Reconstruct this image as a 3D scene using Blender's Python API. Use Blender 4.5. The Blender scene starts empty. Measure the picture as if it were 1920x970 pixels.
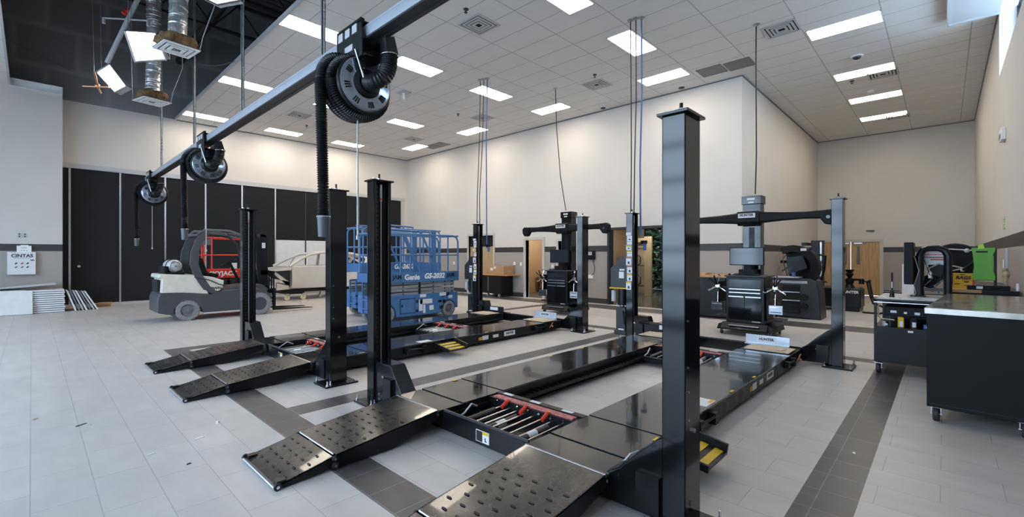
import bpy, math, random
from mathutils import Vector, Matrix
random.seed(7)
PI = math.pi
R = math.radians
C = bpy.context.scene.collection
WORLD = {}

# ---------------------------------------------------------------- materials
def _mat(name):
    m = bpy.data.materials.new(name); m.use_nodes = True
    nt = m.node_tree
    return m, nt, nt.nodes['Principled BSDF']

def mat(name, col, rough=.5, metal=0., noise=0., nscale=8., bump=0., bscale=60., coat=0., rnoise=0., spec=.5, emit=None, es=0., alpha=1., trans=0.):
    m, nt, b = _mat(name)
    b.inputs['Base Color'].default_value = (*col, 1)
    b.inputs['Roughness'].default_value = rough
    b.inputs['Metallic'].default_value = metal
    b.inputs['Coat Weight'].default_value = coat
    b.inputs['Coat Roughness'].default_value = .06
    b.inputs['Specular IOR Level'].default_value = spec
    if trans: b.inputs['Transmission Weight'].default_value = trans
    if emit:
        b.inputs['Emission Color'].default_value = (*emit, 1)
        b.inputs['Emission Strength'].default_value = es
    tc = nt.nodes.new('ShaderNodeTexCoord')
    if noise or rnoise:
        n = nt.nodes.new('ShaderNodeTexNoise'); n.inputs['Scale'].default_value = nscale
        n.inputs['Detail'].default_value = 6
        nt.links.new(tc.outputs['Object'], n.inputs['Vector'])
        if noise:
            mr = nt.nodes.new('ShaderNodeMapRange')
            mr.inputs['From Min'].default_value = .3; mr.inputs['From Max'].default_value = .7
            mr.inputs['To Min'].default_value = 1 - noise; mr.inputs['To Max'].default_value = 1 + noise
            nt.links.new(n.outputs['Fac'], mr.inputs['Value'])
            vm = nt.nodes.new('ShaderNodeVectorMath'); vm.operation = 'SCALE'
            vm.inputs[0].default_value = col
            nt.links.new(mr.outputs[0], vm.inputs['Scale'])
            nt.links.new(vm.outputs[0], b.inputs['Base Color'])
        if rnoise:
            mr = nt.nodes.new('ShaderNodeMapRange')
            mr.inputs['From Min'].default_value = .35; mr.inputs['From Max'].default_value = .65
            mr.inputs['To Min'].default_value = max(.02, rough - rnoise); mr.inputs['To Max'].default_value = min(1, rough + rnoise)
            nt.links.new(n.outputs['Fac'], mr.inputs['Value'])
            nt.links.new(mr.outputs[0], b.inputs['Roughness'])
    if bump:
        n2 = nt.nodes.new('ShaderNodeTexNoise'); n2.inputs['Scale'].default_value = bscale
        nt.links.new(tc.outputs['Object'], n2.inputs['Vector'])
        bp = nt.nodes.new('ShaderNodeBump'); bp.inputs['Strength'].default_value = bump
        bp.inputs['Distance'].default_value = .01
        nt.links.new(n2.outputs['Fac'], bp.inputs['Height'])
        nt.links.new(bp.outputs['Normal'], b.inputs['Normal'])
    return m

def tile_mat(name, col, grout, w, h, offs, rough, var=.06, ox=0., oy=0., mortar=.0035, mottle=.07, bumpd=.002):
    """floor tiles: bricks run along world Y, rows are stacked along world X"""
    m, nt, b = _mat(name)
    tc = nt.nodes.new('ShaderNodeTexCoord')
    sp = nt.nodes.new('ShaderNodeSeparateXYZ'); cb = nt.nodes.new('ShaderNodeCombineXYZ')
    nt.links.new(tc.outputs['Object'], sp.inputs[0])
    ax = nt.nodes.new('ShaderNodeMath'); ax.operation = 'ADD'; ax.inputs[1].default_value = 60 * h - ox
    ay = nt.nodes.new('ShaderNodeMath'); ay.operation = 'ADD'; ay.inputs[1].default_value = 60 * w - oy
    nt.links.new(sp.outputs['X'], ax.inputs[0]); nt.links.new(sp.outputs['Y'], ay.inputs[0])
    nt.links.new(ay.outputs[0], cb.inputs['X']); nt.links.new(ax.outputs[0], cb.inputs['Y'])
    br = nt.nodes.new('ShaderNodeTexBrick')
    br.offset = offs; br.offset_frequency = 2; br.squash = 1
    br.inputs['Scale'].default_value = 1
    br.inputs['Brick Width'].default_value = w; br.inputs['Row Height'].default_value = h
    br.inputs['Mortar Size'].default_value = mortar; br.inputs['Mortar Smooth'].default_value = .1
    br.inputs['Color1'].default_value = (*[c * (1 - var) for c in col], 1)
    br.inputs['Color2'].default_value = (*[c * (1 + var) for c in col], 1)
    br.inputs['Mortar'].default_value = (*grout, 1)
    nt.links.new(cb.outputs[0], br.inputs['Vector'])
    n = nt.nodes.new('ShaderNodeTexNoise'); n.inputs['Scale'].default_value = 2.2; n.inputs['Detail'].default_value = 9
    mp = nt.nodes.new('ShaderNodeMapping'); mp.inputs['Scale'].default_value = (3.0, 1, 1)
    nt.links.new(tc.outputs['Object'], mp.inputs['Vector']); nt.links.new(mp.outputs[0], n.inputs['Vector'])
    mr = nt.nodes.new('ShaderNodeMapRange')
    mr.inputs['From Min'].default_value = .3; mr.inputs['From Max'].default_value = .7
    mr.inputs['To Min'].default_value = 1 - mottle; mr.inputs['To Max'].default_value = 1 + mottle
    nt.links.new(n.outputs['Fac'], mr.inputs['Value'])
    vm = nt.nodes.new('ShaderNodeVectorMath'); vm.operation = 'SCALE'
    nt.links.new(br.outputs['Color'], vm.inputs[0]); nt.links.new(mr.outputs[0], vm.inputs['Scale'])
    nt.links.new(vm.outputs[0], b.inputs['Base Color'])
    b.inputs['Roughness'].default_value = rough
    bp = nt.nodes.new('ShaderNodeBump'); bp.invert = True; bp.inputs['Strength'].default_value = .5; bp.inputs['Distance'].default_value = bumpd
    nt.links.new(br.outputs['Fac'], bp.inputs['Height']); nt.links.new(bp.outputs['Normal'], b.inputs['Normal'])
    return m

def wood_mat(name, c1, c2, scale=(1, 8, 1), rough=.4):
    m, nt, b = _mat(name)
    tc = nt.nodes.new('ShaderNodeTexCoord'); mp = nt.nodes.new('ShaderNodeMapping')
    mp.inputs['Scale'].default_value = scale
    n = nt.nodes.new('ShaderNodeTexNoise'); n.inputs['Scale'].default_value = 3; n.inputs['Detail'].default_value = 8
    cr = nt.nodes.new('ShaderNodeValToRGB')
    cr.color_ramp.elements[0].position = .35; cr.color_ramp.elements[0].color = (*c1, 1)
    cr.color_ramp.elements[1].position = .65; cr.color_ramp.elements[1].color = (*c2, 1)
    nt.links.new(tc.outputs['Object'], mp.inputs[0]); nt.links.new(mp.outputs[0], n.inputs['Vector'])
    nt.links.new(n.outputs['Fac'], cr.inputs[0]); nt.links.new(cr.outputs[0], b.inputs['Base Color'])
    b.inputs['Roughness'].default_value = rough
    return m

def board_mat(name):
    """unfinished taped drywall above the ceiling: grey boards with paler tape joints"""
    m, nt, b = _mat(name)
    tc = nt.nodes.new('ShaderNodeTexCoord')
    sp = nt.nodes.new('ShaderNodeSeparateXYZ'); cb = nt.nodes.new('ShaderNodeCombineXYZ')
    nt.links.new(tc.outputs['Object'], sp.inputs[0])
    ax = nt.nodes.new('ShaderNodeMath'); ax.operation = 'ADD'; ax.inputs[1].default_value = 40
    nt.links.new(sp.outputs['X'], ax.inputs[0])
    nt.links.new(ax.outputs[0], cb.inputs['X']); nt.links.new(sp.outputs['Z'], cb.inputs['Y'])
    br = nt.nodes.new('ShaderNodeTexBrick'); br.offset = .5
    br.inputs['Scale'].default_value = 1; br.inputs['Brick Width'].default_value = 1.3; br.inputs['Row Height'].default_value = 1.15
    br.inputs['Mortar Size'].default_value = .13; br.inputs['Mortar Smooth'].default_value = 1.0
    br.inputs['Color1'].default_value = (.20, .20, .21, 1); br.inputs['Color2'].default_value = (.24, .24, .25, 1)
    br.inputs['Mortar'].default_value = (.29, .29, .30, 1)
    nt.links.new(cb.outputs[0], br.inputs['Vector']); nt.links.new(br.outputs['Color'], b.inputs['Base Color'])
    b.inputs['Roughness'].default_value = .9
    return m

def speckle_mat(name, base, spot, rough, rn, scale=18, thr=.62, coat=0.):
    """dark steel sheet with dusty smudges"""
    m, nt, b = _mat(name)
    tc = nt.nodes.new('ShaderNodeTexCoord')
    n = nt.nodes.new('ShaderNodeTexNoise'); n.inputs['Scale'].default_value = scale; n.inputs['Detail'].default_value = 8; n.inputs['Roughness'].default_value = .7
    nt.links.new(tc.outputs['Object'], n.inputs['Vector'])
    cr = nt.nodes.new('ShaderNodeValToRGB')
    cr.color_ramp.elements[0].position = thr - .22; cr.color_ramp.elements[0].color = (*base, 1)
    cr.color_ramp.elements[1].position = thr + .14; cr.color_ramp.elements[1].color = (*spot, 1)
    nt.links.new(n.outputs['Fac'], cr.inputs[0]); nt.links.new(cr.outputs[0], b.inputs['Base Color'])
    n2 = nt.nodes.new('ShaderNodeTexNoise'); n2.inputs['Scale'].default_value = 2.5; n2.inputs['Detail'].default_value = 5
    nt.links.new(tc.outputs['Object'], n2.inputs['Vector'])
    mr = nt.nodes.new('ShaderNodeMapRange')
    mr.inputs['From Min'].default_value = .3; mr.inputs['From Max'].default_value = .7
    mr.inputs['To Min'].default_value = rough - rn; mr.inputs['To Max'].default_value = rough + rn
    nt.links.new(n2.outputs['Fac'], mr.inputs['Value']); nt.links.new(mr.outputs[0], b.inputs['Roughness'])
    b.inputs['Coat Weight'].default_value = coat
    return m

M = dict(
 floor=tile_mat('light_floor_tile', (.50, .475, .455), (.36, .345, .335), .59, .2925, .5, .4, .035, -.005, .02, .003),
 stripe=tile_mat('dark_floor_tile', (.066, .063, .066), (.17, .165, .165), .29, .29, 0, .38, .12, .0, .0, .003, .25),
 ceil=tile_mat('ceiling_tile', (.69, .68, .665), (.44, .435, .43), 1.234, .617, 0, .9, .012, -.005, .85, .011, .02, .004),
 wall=mat('off_white_wall_paint', (.59, .565, .53), .75, noise=.02, nscale=1.5),
 wallg=mat('warm_grey_wall_paint', (.35, .32, .295), .75, noise=.02, nscale=1.5),
 band=mat('dark_wall_band', (.034, .032, .034), .5),
 black=mat('gloss_black_powder_coat', (.006, .0065, .0075), .09, coat=.0),
 blackrun=speckle_mat('dusty_black_deck', (.010, .010, .011), (.032, .031, .030), .13, .07, 30, .66, .3),
 ramp=speckle_mat('worn_black_ramp_deck', (.010, .0095, .0095), (.07, .066, .06), .26, .1, 24, .64, .2),
 blackm=mat('satin_black_steel', (.0055, .006, .007), .36, rnoise=.08, spec=.28),
 blackp=mat('matt_black_plastic', (.005, .0055, .0065), .5, spec=.18),
 rubber=mat('black_rubber', (.02, .02, .022), .62),
 rubberg=mat('dusty_grey_tyre_rubber', (.20, .20, .205), .8, noise=.2, nscale=20),
 hose=mat('black_ribbed_hose', (.009, .0095, .011), .34, spec=.3),
 drumf=mat('polished_reel_face', (.30, .34, .40), .16, .9),
 grey=mat('mid_grey_plastic', (.14, .145, .15), .45),
 dgrey=mat('dark_slate_grey_paint', (.026, .028, .032), .42, spec=.4),
 lgrey=mat('light_grey_paint', (.45, .46, .47), .5),
 steel=mat('brushed_steel', (.55, .55, .56), .3, 1., noise=.08, nscale=20),
 galv=mat('galvanised_steel', (.42, .44, .45), .42, .85, noise=.2, nscale=14),
 alu=mat('anodised_aluminium_rail', (.50, .55, .62), .32, .5, noise=.05, nscale=6),
 chrome=mat('polished_chrome', (.75, .75, .76), .1, 1.),
 white=mat('white_plastic', (.8, .8, .8), .4),
 offw=mat('off_white_board', (.68, .69, .7), .7, noise=.05, nscale=6),
 cream=mat('cream_forklift_paint', (.60, .57, .49), .4, noise=.08, nscale=6),
 carb=mat('pale_champagne_car_primer', (.58, .56, .52), .28, coat=.4, noise=.04, nscale=5),
 blue=mat('blue_lift_paint', (.06, .155, .33), .42, noise=.12, nscale=5),
 dblue=mat('dark_blue_hose', (.05, .12, .30), .5),
 red=mat('red_paint', (.60, .035, .02), .38),
 redlab=mat('red_label_vinyl', (.42, .12, .11), .5, noise=.5, nscale=30),
 yellow=mat('safety_yellow', (.62, .40, .005), .5),
 lime=mat('lime_green_vinyl', (.40, .68, .04), .5),
 green=mat('bright_green_plastic', (.10, .36, .015), .35),
 wood=wood_mat('maple_door_veneer', (.40, .25, .10), (.52, .34, .15), (7, 7, .5)),
 wood2=wood_mat('butcher_block_top', (.38, .19, .06), (.52, .29, .11), (4, 1, 1)),
 card=mat('brown_cardboard', (.40, .25, .13), .85, noise=.1, nscale=5),
 insul=mat('brown_kraft_insulation', (.17, .10, .045), .9, noise=.6, nscale=12, bump=.8, bscale=18),
 foil=mat('silver_foil_duct', (.72, .72, .72), .38, .75, bump=.8, bscale=22),
 copper=mat('dull_copper', (.50, .25, .14), .35, .8),
 plen=board_mat('taped_grey_drywall'),
 deck=mat('dark_roof_deck', (.09, .09, .095), .8),
 joist=mat('dark_steel_joist', (.018, .018, .02), .6),
 part=mat('charcoal_partition_fabric', (.013, .014, .0165), .8, spec=.25, noise=.08, nscale=40),
 light=mat('light_diffuser', (.9, .9, .9), .5, emit=(1., .89, .76), es=19.),
 light2=mat('hanging_light_diffuser', (.9, .9, .9), .5, emit=(.97, .98, 1.), es=5.),
 forkg=mat('forklift_charcoal', (.05, .053, .06), .45, noise=.1, nscale=4),
 guardg=mat('guard_grey', (.11, .115, .12), .4),
 cuff=mat('slate_hose_cuff', (.07, .08, .09), .4),
 armg=mat('scissor_arm_grey', (.22, .23, .24), .5),
 screen=mat('dark_screen_glass', (.02, .026, .034), .14, coat=.3),
 shadow=mat('black_void', (.004, .004, .004), .8),
 frame=mat('putty_door_frame', (.50, .475, .44), .55),
 beige=mat('tan_wall_paint', (.42, .31, .18), .75),
 tanp=mat('tan_gate_paint', (.45, .38, .25), .5),
 gfloor=mat('polished_dark_floor', (.16, .15, .14), .1),
 carpet=mat('brown_carpet', (.12, .10, .085), .95, noise=.3, nscale=90),
 leaf=mat('dark_green_leaf', (.035, .055, .02), .5, noise=.7, nscale=6),
 navy=mat('navy_print', (.01, .014, .04), .5),
 wht=mat('white_print', (.78, .78, .78), .5),
 blk=mat('black_print', (.01, .01, .01), .5),
 paper=mat('white_sticker_paper', (.68, .68, .69), .5),
 castor=mat('cream_castor_wheel', (.70, .66, .42), .4),
 tan=mat('tan_cardboard_disc', (.50, .42, .32), .75),
 marble=mat('brown_mottled_wrap', (.42, .30, .2), .6, noise=.7, nscale=14),
 counter=mat('steel_worktop', (.50, .48, .43), .16, .75, rnoise=.05),
)
def glass_mat():
    m, nt, b = _mat('clear_window_glass')
    b.inputs['Base Color'].default_value = (.85, .92, .95, 1); b.inputs['Roughness'].default_value = .02
    b.inputs['Transmission Weight'].default_value = 1; b.inputs['IOR'].default_value = 1.05
    return m
M['glass'] = glass_mat()

# ---------------------------------------------------------------- mesh builder
class MB:
    def __init__(s): s.v = []; s.f = []; s.mi = []; s.m = 0; s.X = Matrix.Identity(4); s.cuts = []
    def _add(s, vs, fs):
        k = len(s.v); s.cuts.append((k, len(s.f))); s.v += [tuple(s.X @ Vector(v)) for v in vs]
        for f in fs: s.f.append([i + k for i in f]); s.mi.append(s.m)
        return s
    def mt(s, i): s.m = i; return s
    def box(s, x0, x1, y0, y1, z0, z1):
        if x0 > x1: x0, x1 = x1, x0
        if y0 > y1: y0, y1 = y1, y0
        if z0 > z1: z0, z1 = z1, z0
        v = [(x, y, z) for z in (z0, z1) for y in (y0, y1) for x in (x0, x1)]
        return s._add(v, [(0, 2, 3, 1), (4, 5, 7, 6), (0, 1, 5, 4), (2, 6, 7, 3), (0, 4, 6, 2), (1, 3, 7, 5)])
    def cbox(s, c, d, rot=None):
        Mx = Matrix.Translation(c) @ (rot.to_4x4() if rot else Matrix.Identity(4))
        o = s.X; s.X = o @ Mx; s.box(-d[0]/2, d[0]/2, -d[1]/2, d[1]/2, -d[2]/2, d[2]/2); s.X = o; return s
    def bar(s, p0, p1, w, h=None):
        """rectangular bar from p0 to p1"""
        p0 = Vector(p0); p1 = Vector(p1); h = h or w
        d = (p1 - p0); L = d.length; d.normalize()
        up = Vector((0, 0, 1)) if abs(d.z) < .95 else Vector((0, 1, 0))
        sx = d.cross(up).normalized(); sz = sx.cross(d)
        v = [p + sx * a * w / 2 + sz * b * h / 2 for p in (p0, p1) for a, b in ((-1, -1), (1, -1), (1, 1), (-1, 1))]
        return s._add(v, [(0, 1, 2, 3), (7, 6, 5, 4), (0, 4, 5, 1), (1, 5, 6, 2), (2, 6, 7, 3), (3, 7, 4, 0)])
    def tube(s, pts, r, n=8, closed=False, cap=True):
        P = [Vector(p) for p in pts]; N = len(P)
        rr = r if isinstance(r, (list, tuple)) else [r] * N
        T = []
        for i in range(N):
            a = P[(i - 1) % N] if (closed or i > 0) else P[0]; b = P[(i + 1) % N] if (closed or i < N - 1) else P[-1]
            t = (b - a)
            T.append(t.normalized() if t.length > 1e-9 else (T[-1] if T else Vector((0, 0, 1))))
        u = T[0].orthogonal().normalized(); vs = []
        for i in range(N):
            u = (u - T[i] * u.dot(T[i])); u = u.normalized() if u.length > 1e-6 else T[i].orthogonal().normalized()
            w = T[i].cross(u)
            for k in range(n):
                a = 2 * PI * k / n
                vs.append(P[i] + (u * math.cos(a) + w * math.sin(a)) * rr[i])
        fs = []
        for i in range(N if closed else N - 1):
            j = (i + 1) % N
            for k in range(n):
                fs.append((i * n + k, i * n + (k + 1) % n, j * n + (k + 1) % n, j * n + k))
        if cap and not closed:
            fs.append(tuple(range(n - 1, -1, -1))); fs.append(tuple((N - 1) * n + k for k in range(n)))
        return s._add(vs, fs)
    def cyl(s, p0, p1, r0, r1=None, n=16): return s.tube([p0, p1], [r0, r0 if r1 is None else r1], n)
    def prism(s, poly, ax, a, b):
        def P(u, w, t): return {'x': (t, u, w), 'y': (u, t, w), 'z': (u, w, t)}[ax]
        n = len(poly)
        v = [P(u, w, a) for u, w in poly] + [P(u, w, b) for u, w in poly]
        return s._add(v, [tuple(range(n - 1, -1, -1)), tuple(range(n, 2 * n))] + [(i, (i + 1) % n, n + (i + 1) % n, n + i) for i in range(n)])
    def lathe(s, prof, o, ax='z', n=24):
        """prof: (radius, height along the axis)"""
        vs = []; fs = []; m = len(prof)
        for k in range(n):
            a = 2 * PI * k / n; c, sn = math.cos(a), math.sin(a)
            for r, h in prof:
                p = {'x': (h, r * c, r * sn), 'y': (r * c, h, r * sn), 'z': (r * c, r * sn, h)}[ax]
                vs.append((o[0] + p[0], o[1] + p[1], o[2] + p[2]))
        for k in range(n):
            j = (k + 1) % n
            for i in range(m - 1): fs.append((k * m + i, j * m + i, j * m + i + 1, k * m + i + 1))
        return s._add(vs, fs)
    def ring(s, o, ax, R0, r, n=28, k=8, a0=0, a1=2 * PI):
        full = abs(a1 - a0 - 2 * PI) < 1e-6; q = []
        for i in range(n if full else n + 1):
            a = a0 + (a1 - a0) * i / n; c, sn = R0 * math.cos(a), R0 * math.sin(a)
            q.append({'x': (o[0], o[1] + c, o[2] + sn), 'y': (o[0] + c, o[1], o[2] + sn), 'z': (o[0] + c, o[1] + sn, o[2])}[ax])
        return s.tube(q, r, k, closed=full)
    def quad(s, a, b, c, d): return s._add([a, b, c, d], [(0, 1, 2, 3)])
    def slab(s, a, b, c, d, t):
        """quad with thickness t away from its normal"""
        a, b, c, d = map(Vector, (a, b, c, d)); n = (b - a).cross(d - a).normalized() * t
        v = [a, b, c, d, a - n, b - n, c - n, d - n]
        return s._add(v, [(0, 1, 2, 3), (7, 6, 5, 4), (0, 4, 5, 1), (1, 5, 6, 2), (2, 6, 7, 3), (3, 7, 4, 0)])
    def sphere(s, o, r, n=12, sc=(1, 1, 1)):
        m = max(6, n // 2)
        prof = [(max(r * math.sin(PI * i / m), 1e-4) , -r * math.cos(PI * i / m)) for i in range(m + 1)]
        ox = s.X; s.X = ox @ Matrix.Translation(o) @ Matrix.Diagonal((*sc, 1)); s.lathe(prof, (0, 0, 0), 'z', n); s.X = ox; return s

def root_of(o):
    while o.parent: o = o.parent
    return o

def part(name, mb, mats, parent=None, label=None, bev=0, smooth=True, kind=None):
    off = WORLD.get(root_of(parent).name, Vector((0, 0, 0))) if parent else Vector((0, 0, 0))
    me = bpy.data.meshes.new(name)
    me.from_pydata([tuple(Vector(v) - off) for v in mb.v], [], mb.f)
    if not isinstance(mats, (list, tuple)): mats = [mats]
    for m in mats: me.materials.append(M[m] if isinstance(m, str) else m)
    if len(mats) > 1: me.polygons.foreach_set('material_index', mb.mi)
    me.validate(); me.update()
    import bmesh
    bm = bmesh.new(); bm.from_mesh(me); bmesh.ops.recalc_face_normals(bm, faces=bm.faces); bm.to_mesh(me); bm.free()
    if smooth:
        me.polygons.foreach_set('use_smooth', [True] * len(me.polygons)); me.set_sharp_from_angle(angle=R(32))
    o = bpy.data.objects.new(name, me); C.objects.link(o)
    if parent: o.parent = parent
    if bev:
        b = o.modifiers.new('bevel', 'BEVEL'); b.width = bev; b.segments = 2; b.limit_method = 'ANGLE'; b.angle_limit = R(40)
        b.harden_normals = False
    if label: o['label'] = label
    if kind: o['kind'] = kind
    return o

def parts(name, mb, mats, parent, per=1, **kw):
    """every `per` shapes of the builder become one part of their own, all with the same name"""
    cuts = mb.cuts[::per] + [(len(mb.v), len(mb.f))]
    out = []
    for (v0, f0), (v1, f1) in zip(cuts, cuts[1:]):
        q = MB(); q.v = mb.v[v0:v1]; q.f = [[i - v0 for i in f] for f in mb.f[f0:f1]]; q.mi = mb.mi[f0:f1]
        out.append(part(name, q, mats, parent, **kw))
    return out[-1]

def tag(o, label, cat, group=None, kind=None):
    o['label'] = label; o['category'] = cat
    if group: o['group'] = group
    if kind: o['kind'] = kind
    return o

def thing(name, label, cat, loc=(0, 0, 0), rotz=0, group=None, world=True):
    """an Empty at the thing's base; parts given in world coordinates unless world=False"""
    o = bpy.data.objects.new(name, None); o.empty_display_size = .1; C.objects.link(o)
    o.location = loc; o.rotation_euler = (0, 0, rotz)
    if world: WORLD[o.name] = Vector(loc)
    return tag(o, label, cat, group)

def solo(name, mb, mats, label, cat, group=None, bev=0, kind=None):
    """a thing that is one mesh: origin moved to the middle of its base"""
    xs = [v[0] for v in mb.v]; ys = [v[1] for v in mb.v]; zs = [v[2] for v in mb.v]
    c = Vector(((min(xs) + max(xs)) / 2, (min(ys) + max(ys)) / 2, min(zs)))
    mb.v = [tuple(Vector(v) - c) for v in mb.v]
    o = part(name, mb, mats, None, bev=bev); o.location = c
    return tag(o, label, cat, group, kind)

def struct(name, mb, mats, parent=None, bev=0):
    o = part(name, mb, mats, parent, bev=bev, smooth=False)
    if not parent: o['kind'] = 'structure'
    return o

def copy_tree(o, parent=None):
    c = o.copy(); C.objects.link(c); c.parent = parent
    for ch in list(o.children): copy_tree(ch, c)
    return c

def text(name, s, size, mats, parent, loc, face='-y', ext=.002, bold=.0, align='CENTER', shear=0., sx=1.):
    """lettering as its own thin mesh; face is the direction it is read from"""
    cu = bpy.data.curves.new('lettering', 'FONT'); cu.body = s; cu.size = size; cu.extrude = ext
    cu.align_x = align; cu.align_y = 'CENTER'; cu.offset = bold; cu.shear = shear; cu.resolution_u = 3
    ob = bpy.data.objects.new('tmp', cu); C.objects.link(ob)
    dg = bpy.context.evaluated_depsgraph_get()
    me = bpy.data.meshes.new_from_object(ob.evaluated_get(dg))
    bpy.data.objects.remove(ob)
    Rm = {'-y': Matrix.Rotation(R(90), 4, 'X'),
          '+y': Matrix.Rotation(R(180), 4, 'Z') @ Matrix.Rotation(R(90), 4, 'X'),
          '-x': Matrix.Rotation(R(-90), 4, 'Z') @ Matrix.Rotation(R(90), 4, 'X'),
          '+x': Matrix.Rotation(R(90), 4, 'Z') @ Matrix.Rotation(R(90), 4, 'X'),
          '+z-x': Matrix.Rotation(R(-90), 4, 'Z')}[face]
    off = WORLD.get(root_of(parent).name, Vector((0, 0, 0))) if parent else Vector((0, 0, 0))
    me.transform(Matrix.Translation(Vector(loc) - off) @ Rm @ Matrix.Diagonal((sx, 1, 1, 1)))
    me.materials.clear(); me.materials.append(M[mats])
    o = bpy.data.objects.new(name, me); C.objects.link(o)
    if parent: o.parent = parent
    return o

ORD = ['nearest', 'second', 'third', 'fourth', 'fifth', 'sixth', 'seventh', 'eighth', 'ninth', 'tenth', 'eleventh', 'twelfth', 'thirteenth', 'fourteenth']
# ================================================================= the room
ZC = 6.05; XB = 12.3; XR = 21.7; YL = 18.6; YR = -.73; XW = -4.5
# floor: light tile with bands of darker tile
xs = sorted({XW, 1.44, 1.73, 8.08, 8.37, 11.15, 12.02, XR + .2, XB})
ys = sorted({YR - .3, .38, .67, 4.41, 4.70, 8.74, 9.03, YL + .1})
fl = MB()
for i in range(len(xs) - 1):
    for j in range(len(ys) - 1):
        a, b, c, d = xs[i], xs[i+1], ys[j], ys[j+1]; mx, my = (a+b)/2, (c+d)/2
        if mx > XB and my > 4.5: continue
        dark = .38 < my < .67 and mx < 20 or (1.44 < mx < 1.73 and .67 < my < 9.03) or (1.44 < mx < 11.15 and 4.41 < my < 4.7) \
            or (1.44 < mx < 11.15 and 8.74 < my < 9.03) or (8.08 < mx < 8.37 and .67 < my < 9.03) or (11.15 < mx < 12.02)
        fl.mt(1 if dark else 0).box(a, b, c, d, -.1, 0)
# close the small leftover strip behind the second stripe at the recess mouth
fl.mt(0).box(XB, XR + .2, 4.41, 4.5, -.1, 0)
struct('floor', fl, ['floor', 'stripe'])

def wall_x(name, X, y0, y1, t, holes=(), z1=ZC, bands=True, hz=1.63, parent=None):
    """wall on plane X facing -X, thickness t beyond it. holes: (y0,y1,z0,z1)"""
    mb = MB()
    ys_ = sorted({y0, y1} | {h[0] for h in holes} | {h[1] for h in holes})
    zs_ = sorted({0, 1.63, 1.82, z1} | {h[2] for h in holes} | {h[3] for h in holes})
    for i in range(len(ys_) - 1):
        for k in range(len(zs_) - 1):
            a, b, c, d = ys_[i], ys_[i+1], zs_[k], zs_[k+1]; my, mz = (a+b)/2, (c+d)/2
            if any(h[0] < my < h[1] and h[2] < mz < h[3] for h in holes): continue
            m = 0 if mz > 1.82 else (1 if mz > 1.63 else 2)
            mb.mt(m if bands else 0).box(X, X + t, a, b, c, d)
    return struct(name, mb, ['wall', 'band', 'wallg'], parent)

def wall_y(name, Y, x0, x1, t, holes=(), z1=ZC, bands=True, parent=None):
    mb = MB()
    xs_ = sorted({x0, x1} | {h[0] for h in holes} | {h[1] for h in holes})
    zs_ = sorted({0, 1.63, 1.82, z1} | {h[2] for h in holes} | {h[3] for h in holes})
    for i in range(len(xs_) - 1):
        for k in range(len(zs_) - 1):
            a, b, c, d = xs_[i], xs_[i+1], zs_[k], zs_[k+1]; mx, mz = (a+b)/2, (c+d)/2
            if any(h[0] < mx < h[1] and h[2] < mz < h[3] for h in holes): continue
            m = 0 if mz > 1.82 else (1 if mz > 1.63 else 2)
            mb.mt(m if bands else 0).box(a, b, Y, Y + t, c, d)
    return struct(name, mb, ['wall', 'band', 'wallg'], parent)

wall_x('wall_back', XB, 3.7, YL, .15, [(12.66, 14.1, 0, 2.3), (10.2, 10.98, 0, 2.06), (8.8, 9.5, 1.0, 2.0), (5.75, 7.57, 0, 2.37)])
wall_y('wall_recess_left', 3.7, XB + .15, XR, .15)
wall_x('wall_recess_end', XR, YR - .3, 3.85, .15, [(1.75, 3.5, 0, 2.03)])
wall_y('wall_right', YR - .3, XW, XR, .3, [(6.0, 12.3, 4.8, ZC)])
wall_y('wall_left', YL, .6, XB + .15, .15, [(.62, 12.15, 0, 4.15)], bands=False)
wall_y('wall_left_near', 17.94, XW, .6, .81)
# partition bulkhead edge and jamb
mb = MB(); mb.box(.62, 12.2, YL - .03, YL + .12, 4.10, 4.22); struct('trim_1', mb, 'lgrey')
mb = MB(); mb.box(12.0, 12.17, YL - .02, YL + .12, 0, 4.1); struct('trim_2', mb, 'frame')
mb = MB(); mb.box(-.42, .6, 17.90, 17.94, 6.0, 6.03); mb.box(-.42, .6, 17.93, 17.95, 6.03, 6.2); mb.box(-.42,.6,17.86,17.95,6.19,6.21); struct('trim_3', mb, 'offw')
# wall behind the camera with three glazed overhead doors that daylight comes through
dh = [(.3, 4.7, 0.15, 5.3), (5.2, 9.6, 0.15, 5.3), (10.1, 14.5, 0.15, 5.3)]
wall_x('wall_front', XW - .15, YR - .3, 18.7, .15, dh)
for i, h in enumerate(dh):
    w = MB()
    for k in range(8):
        z = h[2] + (h[3] - h[2]) * k / 7; w.box(XW - .1, XW - .04, h[0], h[1], z - .04, z + .04)
    for k in range(5):
        y = h[0] + (h[1] - h[0]) * k / 4; w.box(XW - .1, XW - .04, y - .035, y + .035, h[2], h[3])
    struct(f'door_{i+4}', w, 'dgrey')

# ceiling: tiles round the open bay
cm = MB()
for a, b, c, d in [(XW, -.4, YR, 18.6), (-.4, 3.3, YR, 4.0), (3.3, XB, YR, YL), (XB, XR, YR, 3.7)]:
    # leave pockets for nothing: light fittings sit just under the tiles
    cm.box(a, b, c, d, ZC, ZC + .03)
struct('ceiling', cm, 'ceil')
e = MB(); e.box(3.28, 3.32, 4, YL, ZC - .03, ZC + .05); e.box(-.42, -.38, 4, 18, ZC - .03, ZC + .05); struct('trim_4', e, 'lgrey')
for i, (a, b, c, d) in enumerate([(XB - .02, XB, 3.7, YL), ]):
    e = MB(); e.box(a, b, c, d, ZC - .03, ZC); e.box(XB, XR, 3.68, 3.7, ZC - .03, ZC); e.box(XR - .02, XR, YR, 3.7, ZC - .03, ZC)
    e.box(6, XR, YR, YR + .02, ZC - .03, ZC); e.box(3.3, XB, YL - .02, YL, ZC - .03, ZC); struct('trim_5', e, 'grey')
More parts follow.
